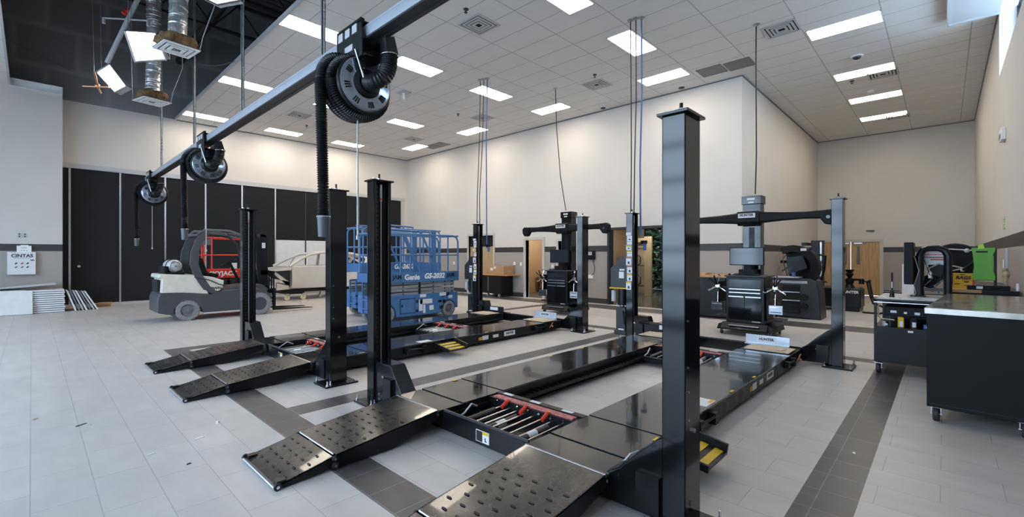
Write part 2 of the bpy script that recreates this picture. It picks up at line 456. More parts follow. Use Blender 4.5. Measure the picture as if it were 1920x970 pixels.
# void above the open bay: taped drywall, roof deck
w = MB(); w.box(XW, XB + .2, YL + .0, YL + .15, ZC - .0, 10.6); struct('wall_void_left', w, 'plen')
w = MB(); w.box(-3, -2.9, 0, YL, ZC + .05, 10.6); struct('wall_void_near', w, 'plen')
w = MB(); w.box(-3, 13, 0, YL + .1, 10.6, 10.7)
for k in range(60): w.box(-3, 13, .3 * k + .5, .3 * k + .62, 10.55, 10.6)
struct('ceiling_roof_deck', w, 'deck')

struct('light_block_void', MB().box(-3, 13, -.1, 0, ZC + .05, 10.7).box(13, 13.1, -.1, YL + .2, ZC + .05, 10.7), 'deck')  # unseen closing walls, added to keep sky light out of the void
struct('light_block_partition', MB().box(.4, XB + .3, YL + .5, YL + .6, -.05, ZC + .1).box(.4, .5, YL, YL + .6, -.05, ZC + .1).box(XB + .2, XB + .3, YL - .1, YL + .6, -.05, ZC + .1), 'deck')  # added out of sight to stop sky light leaking round the partition
struct('light_block_back', MB().box(XB + .16, XB + .3, 12.3, YL, -.05, ZC).box(16, 16.1, 9.6, 12.4, -.05, 3.2), 'deck')  # hidden blockers added against light leaks at the back wall and office
struct('light_block_floor', MB().box(XW, XB + .3, YL, YL + .6, -.1, 0), 'deck')  # unseen slab added to close the light leak along the left side
# baseboards
b = MB(); b.box(XB - .012, XB, 14.24, YL, 0, .16); b.box(XB - .012, XB, 11.1, 12.55, 0, .16); b.box(XB - .012, XB, 7.6, 10.05, 0, .16); b.box(XB - .012, XB, 3.7, 5.7, 0, .16); struct('baseboard_back', b, 'band')
b = MB(); b.box(XW, .6, 17.93, 17.94, 0, .16); struct('baseboard_left', b, 'band')
b = MB(); b.box(XB, XR, 3.69, 3.70, 0, .16); b.box(XR - .012, XR, YR, 1.65, 0, .16); b.box(6, XR, YR, YR + .012, 0, .16); struct('baseboard_right', b, 'band')

# back wall door 1 : cream panel under a dark transom
d = MB(); d.box(XB - .03, XB + .15, 12.58, 12.66, 0, 2.38); d.box(XB - .03, XB + .15, 14.1, 14.18, 0, 2.38); d.box(XB - .03, XB + .15, 12.66, 14.1, 2.3, 2.38)
dd = struct('door_1', d, 'frame')
part('door_panel', MB().box(XB + .08, XB + .12, 12.66, 14.1, 0, 1.87), 'beige', dd, 'cream door panel')
part('transom_panel', MB().box(XB + .07, XB + .12, 12.66, 14.1, 1.87, 2.3), 'shadow', dd, 'dark transom panel')
# door 2 : opening into the office
d = MB(); d.box(XB - .03, XB + .17, 10.98, 11.08, 0, 2.16); d.box(XB - .03, XB + .17, 10.1, 10.2, 0, 2.16); d.box(XB - .03, XB + .17, 10.2, 10.98, 2.06, 2.16)
struct('door_2', d, 'frame')
# office behind
struct('floor_office', MB().box(XB + .15, 16, 9.7, 12.3, -.05, 0), 'carpet')
struct('wall_office', MB().box(15.9, 16, 9.6, 12.3, 0, 3).box(XB + .15, 16, 12.2, 12.3, 0, 3).box(XB + .15, 16, 9.62, 9.7, 0, 3), 'beige')
struct('ceiling_office', MB().box(XB + .15, 16, 9.6, 12.3, 2.9, 3), 'wall')
w = MB(); w.box(XB - .03, XB + .15, 8.72, 8.8, .92, 2.08); w.box(XB - .03, XB + .15, 9.5, 9.58, .92, 2.08); w.box(XB - .03, XB + .15, 8.8, 9.5, 2.0, 2.08); w.box(XB - .03, XB + .15, 8.8, 9.5, .92, 1.0)
ww = struct('window_2', w, 'frame')
part('pane', MB().box(XB + .06, XB + .07, 8.8, 9.5, 1.0, 2.0), 'glass', ww)
# storefront opening and lobby beyond
w = MB(); w.box(XB - .05, XB + .2, 7.50, 7.57, 0, 2.37); w.box(XB - .05, XB + .2, 5.75, 5.8, 0, 2.37); w.box(XB - .03, XB + .2, 5.8, 7.5, 2.30, 2.37)
struct('door_3', w, 'dgrey')
struct('floor_lobby', MB().box(XB + .15, 19, 3.9, 9.6, -.05, -.001).box(XB,XB+.15,5.75,7.57,-.05,-.001), 'gfloor')
struct('wall_lobby', MB().box(XB + .15, 18.4, 9.5, 9.6, 0, 3).box(XB + .15, 18.4, 3.85, 3.9, 0, 3), 'beige')
struct('ceiling_lobby', MB().box(XB + .15, 18.5, 3.9, 9.6, 3, 3.1), 'wall')
w = MB()
for y in (3.95, 5.3, 6.7, 8.1, 9.45): w.box(18.4, 18.46, y, y + .05, 0, 3)
for z in (0, 1.05, 2.95): w.box(18.4, 18.46, 3.95, 9.5, z, z + .05)
ww = struct('window_3', w, 'dgrey')
part('pane', MB().box(18.42, 18.43, 3.95, 9.5, .05, 2.95), 'glass', ww)
# wooden double door at the recess end
d = MB(); d.box(XR - .03, XR + .12, 3.5, 3.6, 0, 2.13); d.box(XR - .03, XR + .12, 1.65, 1.75, 0, 2.13); d.box(XR - .03, XR + .12, 1.75, 3.5, 2.03, 2.13)
dd = struct('door_4', d, 'frame') if False else struct('door_7', d, 'frame')
for k, (a, b) in enumerate([(1.75, 2.62), (2.63, 3.5)]):
    lf = part('door_leaf', MB().box(XR + .02, XR + .065, a, b, .01, 2.03), 'wood', dd, 'maple door leaf')
    yy = 2.42 if k == 0 else 2.83
    part('vision_pane', MB().box(XR + .012, XR + .021, yy - .05 - .03, yy + .05 - .03, 1.05 + .12, 1.05 + .82), 'grey', lf)
    part('lever_handle', MB().tube([(XR + .02, 2.62 + (.1 if k else -.1), 1.0), (XR - .05, 2.62 + (.1 if k else -.1), 1.0), (XR - .05, 2.62 + (.22 if k else -.22), 1.0)], .012), 'steel', lf)
    part('closer', MB().box(XR - .04, XR + .02, yy - .15, yy + .1, 1.95, 2.01), 'steel', lf)
solo('wall_bar_sign', MB().box(XR - .03, XR - .005, 1.9, 2.15, 2.42, 2.46), 'dgrey', 'small dark bar fixed on the wall above the wooden double door', 'sign')

# clerestory window high in the right wall
w = MB(); w.box(5.9, 12.3, YR - .28, YR - .22, 4.8, 4.86)
for x in (12.24, 10.6, 9.0, 7.4, 6.0): w.box(x, x + .06, YR - .28, YR - .22, 4.86, ZC)
w.box(5.9, 12.3, YR - .28, YR - .22, ZC - .06, ZC)
ww = struct('window_1', w, 'dgrey')
part('pane', MB().box(6.0, 12.3, YR - .26, YR - .25, 4.86, ZC - .06), 'glass', ww)
w = MB(); w.box(6.0, 12.12, YR, -.03, 5.93, 5.97); w.box(12.08, 12.13, YR, -.03, 5.9, 6.05); w.box(6.0, 12.1, -.06, -.03, 5.9, 6.05); struct('trim_6', w, 'lgrey')

# ---- folding partition
mul = [.77, 1.9, 3.03, 4.16, 5.29, 6.43, 7.57, 8.71, 9.84, 10.97, 12.0]
t = thing('folding_partition', 'tall charcoal folding partition wall with slim aluminium joints under the left wall', 'partition', (6.3, YL, 0))
prev = .62
for i, x in enumerate(mul):
    p = MB()
    white = 5 < i < 8
    z0 = .07
    if white:
        p.mt(1).box(prev + .02, x - .02, YL + .01, YL + .07, z0, 2.11).mt(0).box(prev + .02, x - .02, YL + .01, YL + .07, 2.11, 4.08)
    else: p.box(prev + .02, x - .02, YL + .01, YL + .07, z0, 4.08)
    pp = part('panel', p, ['part', 'offw'], t, 'panel with a pale lower half' if white else None)
    if i == 1: part('lock', MB().cyl((.97, YL + .012, 1.19), (.97, YL - .004, 1.19), .035).cyl((.97, YL - .004, 1.19), (.97, YL - .008, 1.19), .012), 'steel', pp)
    part('joint_strip', MB().box(x - .022, x + .022, YL - .005, YL + .07, .02, 4.1), 'dgrey' if white else 'steel', t)
    prev = x
part('top_track', MB().box(.62, 12.0, YL - .02, YL + .1, 4.08, 4.10), 'steel', t)
part('floor_track', MB().box(.62, 12.0, YL - .02, YL + .1, 0, .07), 'lgrey', t)

# ================================================================= ceiling fittings
def ceil_light(x0, x1, y0, y1, lab, grp):
    t = thing('ceiling_light', lab, 'ceiling light', ((x0 + x1) / 2, (y0 + y1) / 2, ZC), 0, grp)
    part('frame', MB().box(x0, x0 + .02, y0, y1, ZC - .012, ZC - .001).box(x1 - .02, x1, y0, y1, ZC - .012, ZC - .001).box(x0, x1, y0, y0 + .02, ZC - .012, ZC - .001).box(x0, x1, y1 - .02, y1, ZC - .012, ZC - .001), 'white', t)
    part('diffuser', MB().box(x0 + .02, x1 - .02, y0 + .02, y1 - .02, ZC - .010, ZC - .002), 'light', t, 'glowing diffuser')
G = 'recessed ceiling light panels'
DIST = ['nearest the camera', 'second from the camera', 'third from the camera', 'farthest back']
for k, yc in enumerate((9.2, 13.45, 17.5)):
    ceil_light(3.32, 4.52, yc - .28, yc + .28, 'oblong ceiling light in the row by the open bay, ' + ['nearest the camera', 'middle one', 'farthest back by the left wall'][k], G)
for k, yc in enumerate((4.85, 9.2, 13.45, 17.6)):
    ceil_light(5.78, 6.98, yc - .28, yc + .28, 'oblong ceiling light in the second row from the open bay, ' + DIST[k], G)
for k, yc in enumerate((4.85, 9.2, 13.45, 17.6)):
    ceil_light(8.26, 9.46, yc - .28, yc + .28, 'oblong ceiling light in the third row from the open bay, ' + DIST[k], G)
for k, yc in enumerate((5.2, 8.85, 12.5, 16.1)):
    ceil_light(10.78, 11.34, yc - .59, yc + .59, 'oblong ceiling light in the row along the long back wall, ' + DIST[k], G)
for k, xc in enumerate((11.07, 14.16, 16.63, 19.08)):
    ceil_light(xc - .28, xc + .28, .85, 2.05, 'oblong ceiling light in the row inside the right recess, ' + DIST[k], G)

def diffuser(x, y, lab, z=ZC, s=.6):
    t = thing('air_diffuser', lab, 'ceiling vent', (x, y, z), 0, 'four way ceiling air diffusers')
    part('backing', MB().box(x - s/2 + .04, x + s/2 - .04, y - s/2 + .04, y + s/2 - .04, z - .008, z - .002), 'shadow', t)
    for i in range(4):
        a = s/2 - i * .066; b = a - .042; zz = z - .004 - i * .003
        q = MB()
        for (u0, u1, v0, v1) in ((-a, a, -a, -b), (-a, a, b, a), (-a, -b, -b, b), (b, a, -b, b)): q.box(x + u0, x + u1, y + v0, y + v1, zz - .012, zz)
        part('louvre', q, 'lgrey', t)
for x, y, lab in [(6.05, 6.64, 'square four way vent in the ceiling nearest the hose reel rail'),
                  (10.31, 6.69, 'square four way vent in the ceiling between the two middle alignment bays'),
                  (10.34, 2.37, 'square four way vent beside the nearest light of the recess row'),
                  (14.62, 1.12, 'square four way vent against the second recess light'),
                  (19.4, 1.1, 'square four way vent just under the farthest recess light'),
                  (5.96, 15.13, 'square four way vent far left in the ceiling beyond the reels'),
                  (10.23, 11.04, 'square four way vent behind the ceiling cables of the far lift'),
                  (10.25, 15.0, 'square four way vent in the ceiling next to the far back corner light')]:
    diffuser(x, y, lab)
def grille(x, y, lab):
    t = thing('return_grille', lab, 'ceiling grille', (x, y, ZC), 0, 'perforated return air grilles')
    part('perforated_panel', MB().box(x - .27, x + .27, y - .29, y + .29, ZC - .008, ZC - .001), 'grey', t)
    q = MB(); q.cyl((x, y, ZC - .012), (x, y, ZC - .008), .17, n=20)
    for a in (0, 1, 2, 3): q.box(x - .28, x + .28, y - .29, y - .275, ZC - .012, ZC) if a == 0 else (q.box(x - .28, x + .28, y + .275, y + .29, ZC - .012, ZC) if a == 1 else q.box(x + (.265 if a == 2 else -.28), x + (.28 if a == 2 else -.265), y - .29, y + .29, ZC - .012, ZC))
    part('grille_frame', q, 'dgrey' if False else 'grey', t)
grille(11.5, 4.15, 'grey perforated ceiling grille, left of the pair near the wall corner')
grille(11.55, 3.53, 'grey perforated ceiling grille, right of the pair near the wall corner')
grille(11.5, 14.9, 'grey perforated ceiling grille, right of the pair by the far corner')
grille(11.5, 15.5, 'grey perforated ceiling grille, left of the pair by the far corner')
def sprk(x, y, lab):
    solo('ceiling_sprinkler', MB().cyl((x, y, ZC - .01), (x, y, ZC + .006), .05).cyl((x, y, ZC - .06), (x, y, ZC - .01), .012).cyl((x, y, ZC - .07), (x, y, ZC - .06), .03), 'dgrey', lab, 'sprinkler', 'ceiling sprinkler heads')
sprk(5.51, 6.4, 'small sprinkler head beside the vent nearest the reel rail')
sprk(9.73, 6.37, 'small sprinkler head in front of the middle bay vent')
sprk(6.6, 16.12, 'small sprinkler head beyond the far left vent')
sprk(14.69, 1.75, 'small sprinkler head left of the vent at the second recess light')
sprk(9.4, 11.3, 'small sprinkler head left of the far lift cables')
t = thing('camera_dome', 'small dark domed security camera on the ceiling between two recess lights', 'security camera', (12.93, 1.45, ZC))
part('mount_ring', MB().lathe([(.001, ZC), (.12, ZC), (.12, ZC - .03), (.001, ZC - .03)], (12.93, 1.45, 0)), 'white', t)
part('dome', MB().sphere((12.93, 1.45, ZC - .03), .08, 14, (1, 1, .8)), 'screen', t)
t = thing('smoke_detector', 'white round smoke detector by the third recess light', 'smoke detector', (15.9, 1.48, ZC))
part('body', MB().lathe([(.001, ZC - .05), (.05, ZC - .05), (.08, ZC - .03), (.08, ZC)], (15.9, 1.48, 0)), 'white', t)
solo('ceiling_speaker', MB().lathe([(.001, ZC - .02), (.07, ZC - .02), (.08, ZC)], (12.1, 5.16, 0)), 'dgrey', 'small dark ceiling dot over the back wall, nearer the wall corner', 'ceiling speaker', 'small round ceiling speakers')
solo('ceiling_speaker', MB().lathe([(.001, ZC - .02), (.07, ZC - .02), (.08, ZC)], (12.1, 7.62, 0)), 'dgrey', 'small dark ceiling dot over the back wall, farther from the wall corner', 'ceiling speaker', 'small round ceiling speakers')
t = thing('strobe_cage', 'clear caged ceiling detector right of the big hose reel', 'detector', (7.12, 10.91, ZC))
part('top_plate', MB().box(6.97, 7.27, 10.76, 11.06, ZC - .03, ZC + .006), 'lgrey', t)
for k in range(8):
    a = k * PI / 4; part('cage_wire', MB().tube([(7.12 + .11 * math.cos(a), 10.91 + .11 * math.sin(a), ZC - .03), (7.12 + .10 * math.cos(a), 10.91 + .10 * math.sin(a), ZC - .25), (7.12, 10.91, ZC - .3)], .005, 5), 'lgrey', t)
part('sensor', MB().cyl((7.12, 10.91, ZC - .2), (7.12, 10.91, ZC - .03), .04), 'white', t)

# ---- open bay: roof joists
def joist(y, z, x0, x1, lab):
    t = thing('roof_joist', lab, 'roof joist', (x0, y, z), 0, 'dark open web roof joists above the open bay')
    part('bottom_chord', MB().box(x0, x1, y - .05, y + .05, z, z + .06), 'joist', t)
    part('top_chord', MB().box(x0, x1, y - .05, y + .05, z + .8, z + .86), 'joist', t)
    n = int((x1 - x0) / .6); q = MB()
    for i in range(n):
        a = x0 + i * (x1 - x0) / n; b = a + (x1 - x0) / n; z0, z1 = (z + .05, z + .82) if i % 2 else (z + .82, z + .05)
        q.bar((a, y, z0), (b, y, z1), .035)
    part('web_bars', q, 'joist', t)
for y, lab in ((8.2, 'nearest open web roof joist above the open bay'), (10.2, 'second open web roof joist above the open bay'), (12.2, 'third open web roof joist above the open bay'), (14.2, 'farthest open web roof joist above the open bay')):
    joist(y, 7.6, 1.5, 12.5, lab)
solo('roof_pipe', MB().cyl((3.4, 3, 8.0), (3.4, 18.5, 8.0), .12), 'joist', 'dark round pipe running high above the open bay', 'pipe')
# hanging sprinkler pipe
t = thing('sprinkler_pipe', 'long pale grey pipe slanting through the open ceiling bay', 'pipe', (1.14, 13.33, 5.73))
part('main_pipe', MB().cyl((1.66, 12.75, 7.3), (1.14, 13.33, 5.73), .045), 'lgrey', t)
part('cross_pipe', MB().cyl((1.09, 13.37, 6.72), (1.76, 12.67, 6.66), .018), 'lgrey', t)
part('red_valve', MB().cyl((1.38, 12.98, 6.78), (1.5, 12.98, 6.92), .05).sphere((1.45, 12.98, 6.85), .07, 10), 'red', t)
for p in ((1.09, 13.37, 6.72), (1.76, 12.67, 6.66)): part('nozzle', MB().cyl(p, (p[0], p[1], p[2] - .12), .03), 'lgrey', t)
t = thing('copper_pipe_cross', 'copper pipe cross dangling beside the small tilted light', 'pipe', (.95, 12.68, 4.84))
part('vertical_pipe', MB().tube([(.89, 12.74, 5.3), (.91, 12.71, 5.2), (.94, 12.68, 5.0), (.99, 12.61, 4.84)], .018), 'copper', t)
part('cross_pipe', MB().cyl((.73, 12.89, 5.0), (1.1, 12.49, 4.98), .018), 'copper', t)
part('hanger_wire', MB().tube([(.8, 12.85, 10.56), (.89, 12.74, 5.3)], .004, 5), 'galv', t)
part('elbow', MB().sphere((.94, 12.69, 5.01), .05, 10), 'copper', t)
for k, (a, b) in enumerate([((.83, 18.0, 6.02), (.85, 13.63, 5.15)), ((1.71, 15.63, 5.36), (1.76, 14.12, 5.28))]): pass
# tilted loose light fittings
def loose_light(q, lab, th):
    c = sum((Vector(p) for p in q), Vector()) / 4
    t = thing('loose_light_fitting', lab, 'light', tuple(c), 0, 'loose light fittings hanging in the open bay')
    a, b, cc, d = map(Vector, q); n = (b - a).cross(d - a).normalized()
    if n.dot(c - Vector((0, 0, 1.5))) > 0: n = -n
    up = -n * th
    body = MB(); body._add([p + n * 0 for p in (a, b, cc, d)] + [p + up for p in (a, b, cc, d)], [(0, 1, 2, 3), (7, 6, 5, 4), (0, 4, 5, 1), (1, 5, 6, 2), (2, 6, 7, 3), (3, 7, 4, 0)])
    part('housing', body, 'galv', t)
    s = [c + (p - c) * .92 + n * .004 for p in (a, b, cc, d)]
    f = MB(); f._add(s + [p - n * .003 for p in s], [(0, 1, 2, 3), (7, 6, 5, 4), (0, 4, 5, 1), (1, 5, 6, 2), (2, 6, 7, 3), (3, 7, 4, 0)])
    part('diffuser', f, 'light2', t, 'lit diffuser')
    fr = MB()
    for i in range(4):
        p, r_ = (a, b, cc, d)[i], (a, b, cc, d)[(i + 1) % 4]; fr.bar(p + n * .004, r_ + n * .004, .022)
    part('frame', fr, 'steel', t)
    for p in (a, cc): part('hanger_wire', MB().tube([p + up, (p.x + .05, p.y + .05, 8.5)], .006, 5), 'galv', t)
loose_light([(1.21, 11.22, 5.75), (1.54, 10.28, 5.51), (1.75, 10.65, 5.2), (1.41, 11.59, 5.33)], 'large square light panel hanging tilted in the open bay, its face turned down', .06)
loose_light([(.97, 13.36, 5.49), (1.16, 13.02, 5.63), (1.34, 12.1, 4.96), (1.19, 12.4, 4.87)], 'small oblong light panel hanging askew at the left of the open bay', .1)
loose_light([(1.86, 8.5, 5.58), (1.97, 8.09, 5.35), (2.18, 7.72, 5.36), (2.12, 8.08, 5.61)], 'light panel hanging at the top edge of the photo, cut off by the frame', .05)
# loose diffusers on foil ducts
def hang_diff(x, y, z, lab, rot):
    t = thing('hanging_duct_diffuser', lab, 'duct diffuser', (x, y, z), R(rot), 'diffusers hanging on foil ducts', world=False)
    s = .3
    q = MB(); q.lathe([(s * 1.38, 0), (s * 1.2, .03), (.2, .08), (.15, .14), (.001, .14)], (0, 0, 0), 'z', 4); q.X = Matrix.Identity(4)
    q.v = [tuple(Matrix.Rotation(PI / 4, 4, 'Z') @ Vector(v)) for v in q.v]
    part('metal_pan', q, 'galv', t)
    for i in range(3):
        a = s - .02 - i * .08; b = a - .05; q = MB()
        for (u0, u1, v0, v1) in ((-a, a, -a, -b), (-a, a, b, a), (-a, -b, -b, b), (b, a, -b, b)): q.box(u0, u1, v0, v1, -.02 - i * .004, -.005 - i * .004)
        part('louvre', q, 'white', t)
    rnd = random.Random(int(x * 100)); ins = MB(); n = 20; vs = []
    for k in range(n):
        a = 2 * PI * k / n; sq = 1 / max(abs(math.cos(a)), abs(math.sin(a)))
        r0 = s * .78 * sq * rnd.uniform(.95, 1.2)
        vs.append([(r0 * math.cos(a) * f, r0 * math.sin(a) * f, h + rnd.uniform(-.02, .02)) for f, h in ((.86, .05), (1.05, .10), (1.0, .19), (.5, .24), (.3, .23))])
    m = 5; ins._add([p for r_ in vs for p in r_], [(k * m + i, ((k + 1) % n) * m + i, ((k + 1) % n) * m + i + 1, k * m + i + 1) for k in range(n) for i in range(m - 1)])
    part('insulation_blanket', ins, 'insul', t, 'torn brown insulation')
    d = MB(); pts = []; rr = []
    for i in range(90):
        h = .22 + i * .026; pts.append((.05 * math.sin(h * 1.2) * rnd.uniform(.8, 1.2), .04 * math.sin(h * 1.7), h)); rr.append(.142 + (.005 if i % 2 else -.003) + rnd.uniform(-.004, .004))
    d.tube(pts, rr, 16); part('flexible_duct', d, 'foil', t, 'crinkled silver foil duct')
    w = MB(); w.tube([(s, -s * .6, .02), (s + .06, -s * .5, .3), (s + .2, -s, .9), (s + .15, -s, 2.2)], .008, 6); part('whip_cable', w, 'lgrey', t)
    for sx, sy in ((-1, 1), (1, 1)): part('hanger_wire', MB().tube([(sx * s * .9, sy * s * .9, .02), (sx * s * .9 - .1, sy * s, 3)], .005, 5), 'galv', t)
hang_diff(1.82, 10.14, 5.27, 'silver duct diffuser with torn brown insulation hanging nearer the camera', 8)
hang_diff(1.95, 13.49, 5.13, 'smaller looking duct diffuser with brown insulation hanging farther back', 14)
for k, (a, b, lab) in enumerate([((.8, 18.5, 6.9), (-2.5, 18.5, 8.6), 'thin slack wire high in the dark void at the left'), ((3.28, 12.0, 6.05), (3.0, 15.0, 6.9), 'thin slack wire near the edge of the tiled ceiling')]):
    c = [(a[0] + (b[0] - a[0]) * i / 8, a[1] + (b[1] - a[1]) * i / 8, a[2] + (b[2] - a[2]) * i / 8 - .15 * math.sin(PI * i / 8)) for i in range(9)]
    solo('loose_wire', MB().tube(c, .007, 5), 'grey', lab, 'wire')

# ---- reel rail
t = thing('reel_rail', 'long aluminium overhead rail running diagonally across carrying the exhaust hose reels', 'rail', (2.235, 8, 3.55))
part('rail_top_flange', MB().box(2.165, 2.305, -1.0, 16.1, 3.655, 3.675), 'alu', t)
part('rail_web', MB().prism([(2.17, 3.565), (2.185, 3.565), (2.185, 3.60), (2.20, 3.61), (2.20, 3.63), (2.185, 3.64), (2.185, 3.66), (2.17, 3.66), (2.167, 3.61)], 'y', -1.0, 16.1).box(2.285, 2.30, -1, 16.1, 3.565, 3.66), 'alu', t)
part('rail_underside', MB().box(2.165, 2.235 - .03, -1, 16.1, 3.548, 3.566).box(2.265, 2.305, -1, 16.1, 3.548, 3.566).box(2.2, 2.27, -1, 16.1, 3.556, 3.56), 'dgrey', t, 'dark underside with slot')
part('end_cap', MB().box(2.16, 2.31, 16.1, 16.13, 3.54, 3.68), 'blackm', t)
for y in (2.0, 5.02, 7.83, 10.83, 14.17):
    q = MB(); q.box(2.215, 2.255, y - .02, y - .008, 3.675, 9.2).box(2.215, 2.222, y - .02, y + .02, 3.675, 9.2).box(2.248, 2.255, y - .02, y + .02, 3.675, 9.2)
    s = part('hanger_strut', q, 'galv', t)
    q = MB()
    for z in (4.15, 4.23, 4.31, 4.39): q.cyl((2.235, y - .026, z), (2.235, y - .018, z), .013, n=8)
    parts('strut_bolt', q, 'chrome', s)
    part('strut_clamp', MB().box(2.18, 2.29, y - .05, y + .05, 3.675, 3.70), 'galv', s)

# ---- hose reels
def ribbed(pts, r, pitch=.022, amp=.006, n=14):
    P = [Vector(p) for p in pts]
    # dense catmull-rom
    out = []
    for i in range(len(P) - 1):
        p0 = P[max(i-1, 0)]; p1 = P[i]; p2 = P[i+1]; p3 = P[min(i+2, len(P)-1)]
        L = (p2 - p1).length; k = max(2, int(L / (pitch / 2)))
        for j in range(k):
            u = j / k
            out.append(.5 * ((2*p1) + (-p0 + p2) * u + (2*p0 - 5*p1 + 4*p2 - p3) * u*u + (-p0 + 3*p1 - 3*p2 + p3) * u**3))
    out.append(P[-1])
    return MB().tube(out, [r + (amp if i % 2 else -amp) for i in range(len(out))], n)

def reel(yc, lab, hz, cz, big):
    X, Z = 2.235, 3.165
    t = thing('hose_reel', lab, 'hose reel', (X, yc, Z), 0, 'exhaust hose reels on the overhead rail')
    # trolley bracket that grips the rail
    q = MB()
    for xx in (2.12, 2.335):
        q.prism([(yc - .14, 3.38), (yc + .32, 3.38), (yc + .37, 3.58), (yc + .37, 3.74), (yc - .12, 3.74), (yc - .14, 3.58)], 'x', xx, xx + .015)
    q.box(2.12, 2.35, yc - .12, yc + .35, 3.70, 3.715)
    br = part('trolley_bracket', q, 'blackm', t, bev=.002)
    q = MB()
    for k in range(3):
        y = yc - .05 + k * .14; q.box(2.112, 2.121, y, y + .09, 3.62, 3.70)
    parts('bracket_window', q, 'lgrey', br)
    part('maker_plate', MB().box(2.110, 2.121, yc + .03, yc + .18, 3.47, 3.53), 'lgrey', br)
    q = MB()
    for yy in (yc - .08, yc + .3):
        for xx in (2.15, 2.32): q.cyl((xx - .012, yy, 3.72), (xx + .012, yy, 3.72), .035, n=12)
    parts('trolley_wheel', q, 'blackm', br)
    # drum
    d = MB(); d.lathe([(.07, .0), (.27, .0), (.28, .01), (.283, .03), (.235, .035), (.235, .27), (.315, .28), (.315, .30), (.05, .30)], (X, yc, Z), 'y', 40)
    dr = part('drum', d, 'blackm', t)
    f = MB(); f.lathe([(.12, -.03), (.16, -.012), (.245, -.012), (.262, -.002)], (X, yc, Z), 'y', 40); part('drum_face', f, 'drumf', dr, 'polished drum face')
    for k in range(8):
        a = k * PI / 4 + .25; f = MB()
        for j in (-1, 0, 1):
            aa = a + j * .11
            f.bar((X + .17 * math.cos(aa), yc - .013, Z + .17 * math.sin(aa)), (X + .228 * math.cos(aa), yc - .015, Z + .228 * math.sin(aa)), .008, .012)
        parts('vent_slot', f, 'shadow', dr)
    part('hub', MB().lathe([(.001, -.06), (.10, -.06), (.14, -.03), (.14, 0)], (X, yc, Z), 'y', 24), 'blackm', dr)
    # rings of wound hose
    pts = []
    turns = 2.25
    N = int(60 * turns)
    for i in range(N + 1):
        a = PI + 2 * PI * i / 60
        pts.append((X + .285 * math.cos(a), yc + .085 + .15 * i / N, Z + .285 * math.sin(a)))
    NN = MB(); o2 = []
    for i in range(len(pts) - 1):
        p, q_ = Vector(pts[i]), Vector(pts[i+1])
        for j in range(3): o2.append(p.lerp(q_, j / 3))
    NN.tube(o2, [.045 + (.005 if i % 2 else -.006) for i in range(len(o2))], 12)
    part('wound_hose', NN, 'hose', t)
    # hanging hose on the -X side
    hx = X - .335
    h = ribbed([(X - .05, yc + .24, Z + .285), (X - .2, yc + .25, Z + .27), (hx + .03, yc + .24, Z + .16), (hx - .01, yc + .22, Z), (hx - .01, yc + .2, Z - .4), (hx, yc + .19, 2.2), (hx, yc + .18, hz + .18)], .048)
    hh = part('hanging_hose', h, 'hose', t)
    part('hose_cuff', MB().cyl((hx, yc + .18, hz), (hx, yc + .18, hz + .17), .048, .056).cyl((hx, yc + .18, hz + .17), (hx, yc + .18, hz + .2), .06), 'cuff', hh, 'grey end cuff')
    part('cuff_clamp', MB().ring((hx, yc + .18, hz + .19), 'z', .061, .005, 24, 6), 'chrome', hh)
    # elbow from hub up to the rail
    eb = ribbed([(X, yc - .06, Z), (X + .0, yc - .17, Z - .02), (X + .06, yc - .24, Z + .03), (X + .10, yc - .25, Z + .14), (X + .11, yc - .25, Z + .24)], .075, amp=.005)
    el = part('elbow_hose', eb, 'hose', t)
    part('elbow_clamp', MB().ring((X + .11, yc - .25, Z + .24), 'z', .08, .006, 24, 6), 'chrome', el)
    q = MB(); q.cyl((X + .11, yc - .25, Z + .24), (X + .07, yc - .27, 3.56), .085, .07, n=4)
    part('rail_funnel', q, 'blackm', t)
    part('support_arm', MB().prism([(yc - .02, 3.45), (yc + .3, 3.45), (yc + .2, Z + .05), (yc + .02, Z - .02), (yc - .02, Z + .0)], 'x', X - .02, X + .12), 'blackm', t)
    part('gas_strut', MB().cyl((2.10, yc - .05, 3.45), (2.16, yc - .1, Z + .02), .009), 'steel', t)
    part('pull_cord', MB().cyl((X - .02, yc + .12, cz), (X - .02, yc + .12, Z - .3), .006 if not big else .008, n=6).cyl((X - .02, yc + .12, cz - .04), (X - .02, yc + .12, cz), .016, n=8), 'lgrey' if not big else 'galv', t)
reel(4.08, 'large black hose reel nearest the camera with a long ribbed hose hanging down', 1.68, 1.70, True)
reel(9.75, 'middle black hose reel on the rail, its hose hanging behind the forklift guard', 1.79, 1.62, False)
reel(15.2, 'farthest black hose reel at the end of the rail against the dark partition', 1.76, 1.72, False)

# ---- ceiling cables dropping to lifts and alignment towers
def cable(pts, r, m, lab, grp):
    t = thing('drop_cable', lab, 'cable', pts[-1], 0, grp)
    part('cord', MB().tube(pts, r, 6), m, t)
    part('ceiling_flange', MB().lathe([(r, -.04), (.03, -.03), (.07, 0)], pts[0], 'z', 12), 'galv', t)

for x, y, lab in ((14.0, 11.0, 'unseen light added to brighten the office behind the doorway'), (15.2, 7.6, 'unseen light added to brighten the lobby beyond the opening')):  # unseen lamps added to light these two rooms
    t = thing('added_room_light', lab, 'ceiling light', (x, y, 2.9 if y > 8 else 3.0)); zz = 2.9 if y > 8 else 3.0
    part('frame', MB().box(x - .32, x + .32, y - .62, y + .62, zz - .03, zz + .004), 'white', t)
    part('diffuser', MB().box(x - .28, x + .28, y - .58, y + .58, zz - .035, zz - .03), 'light', t)
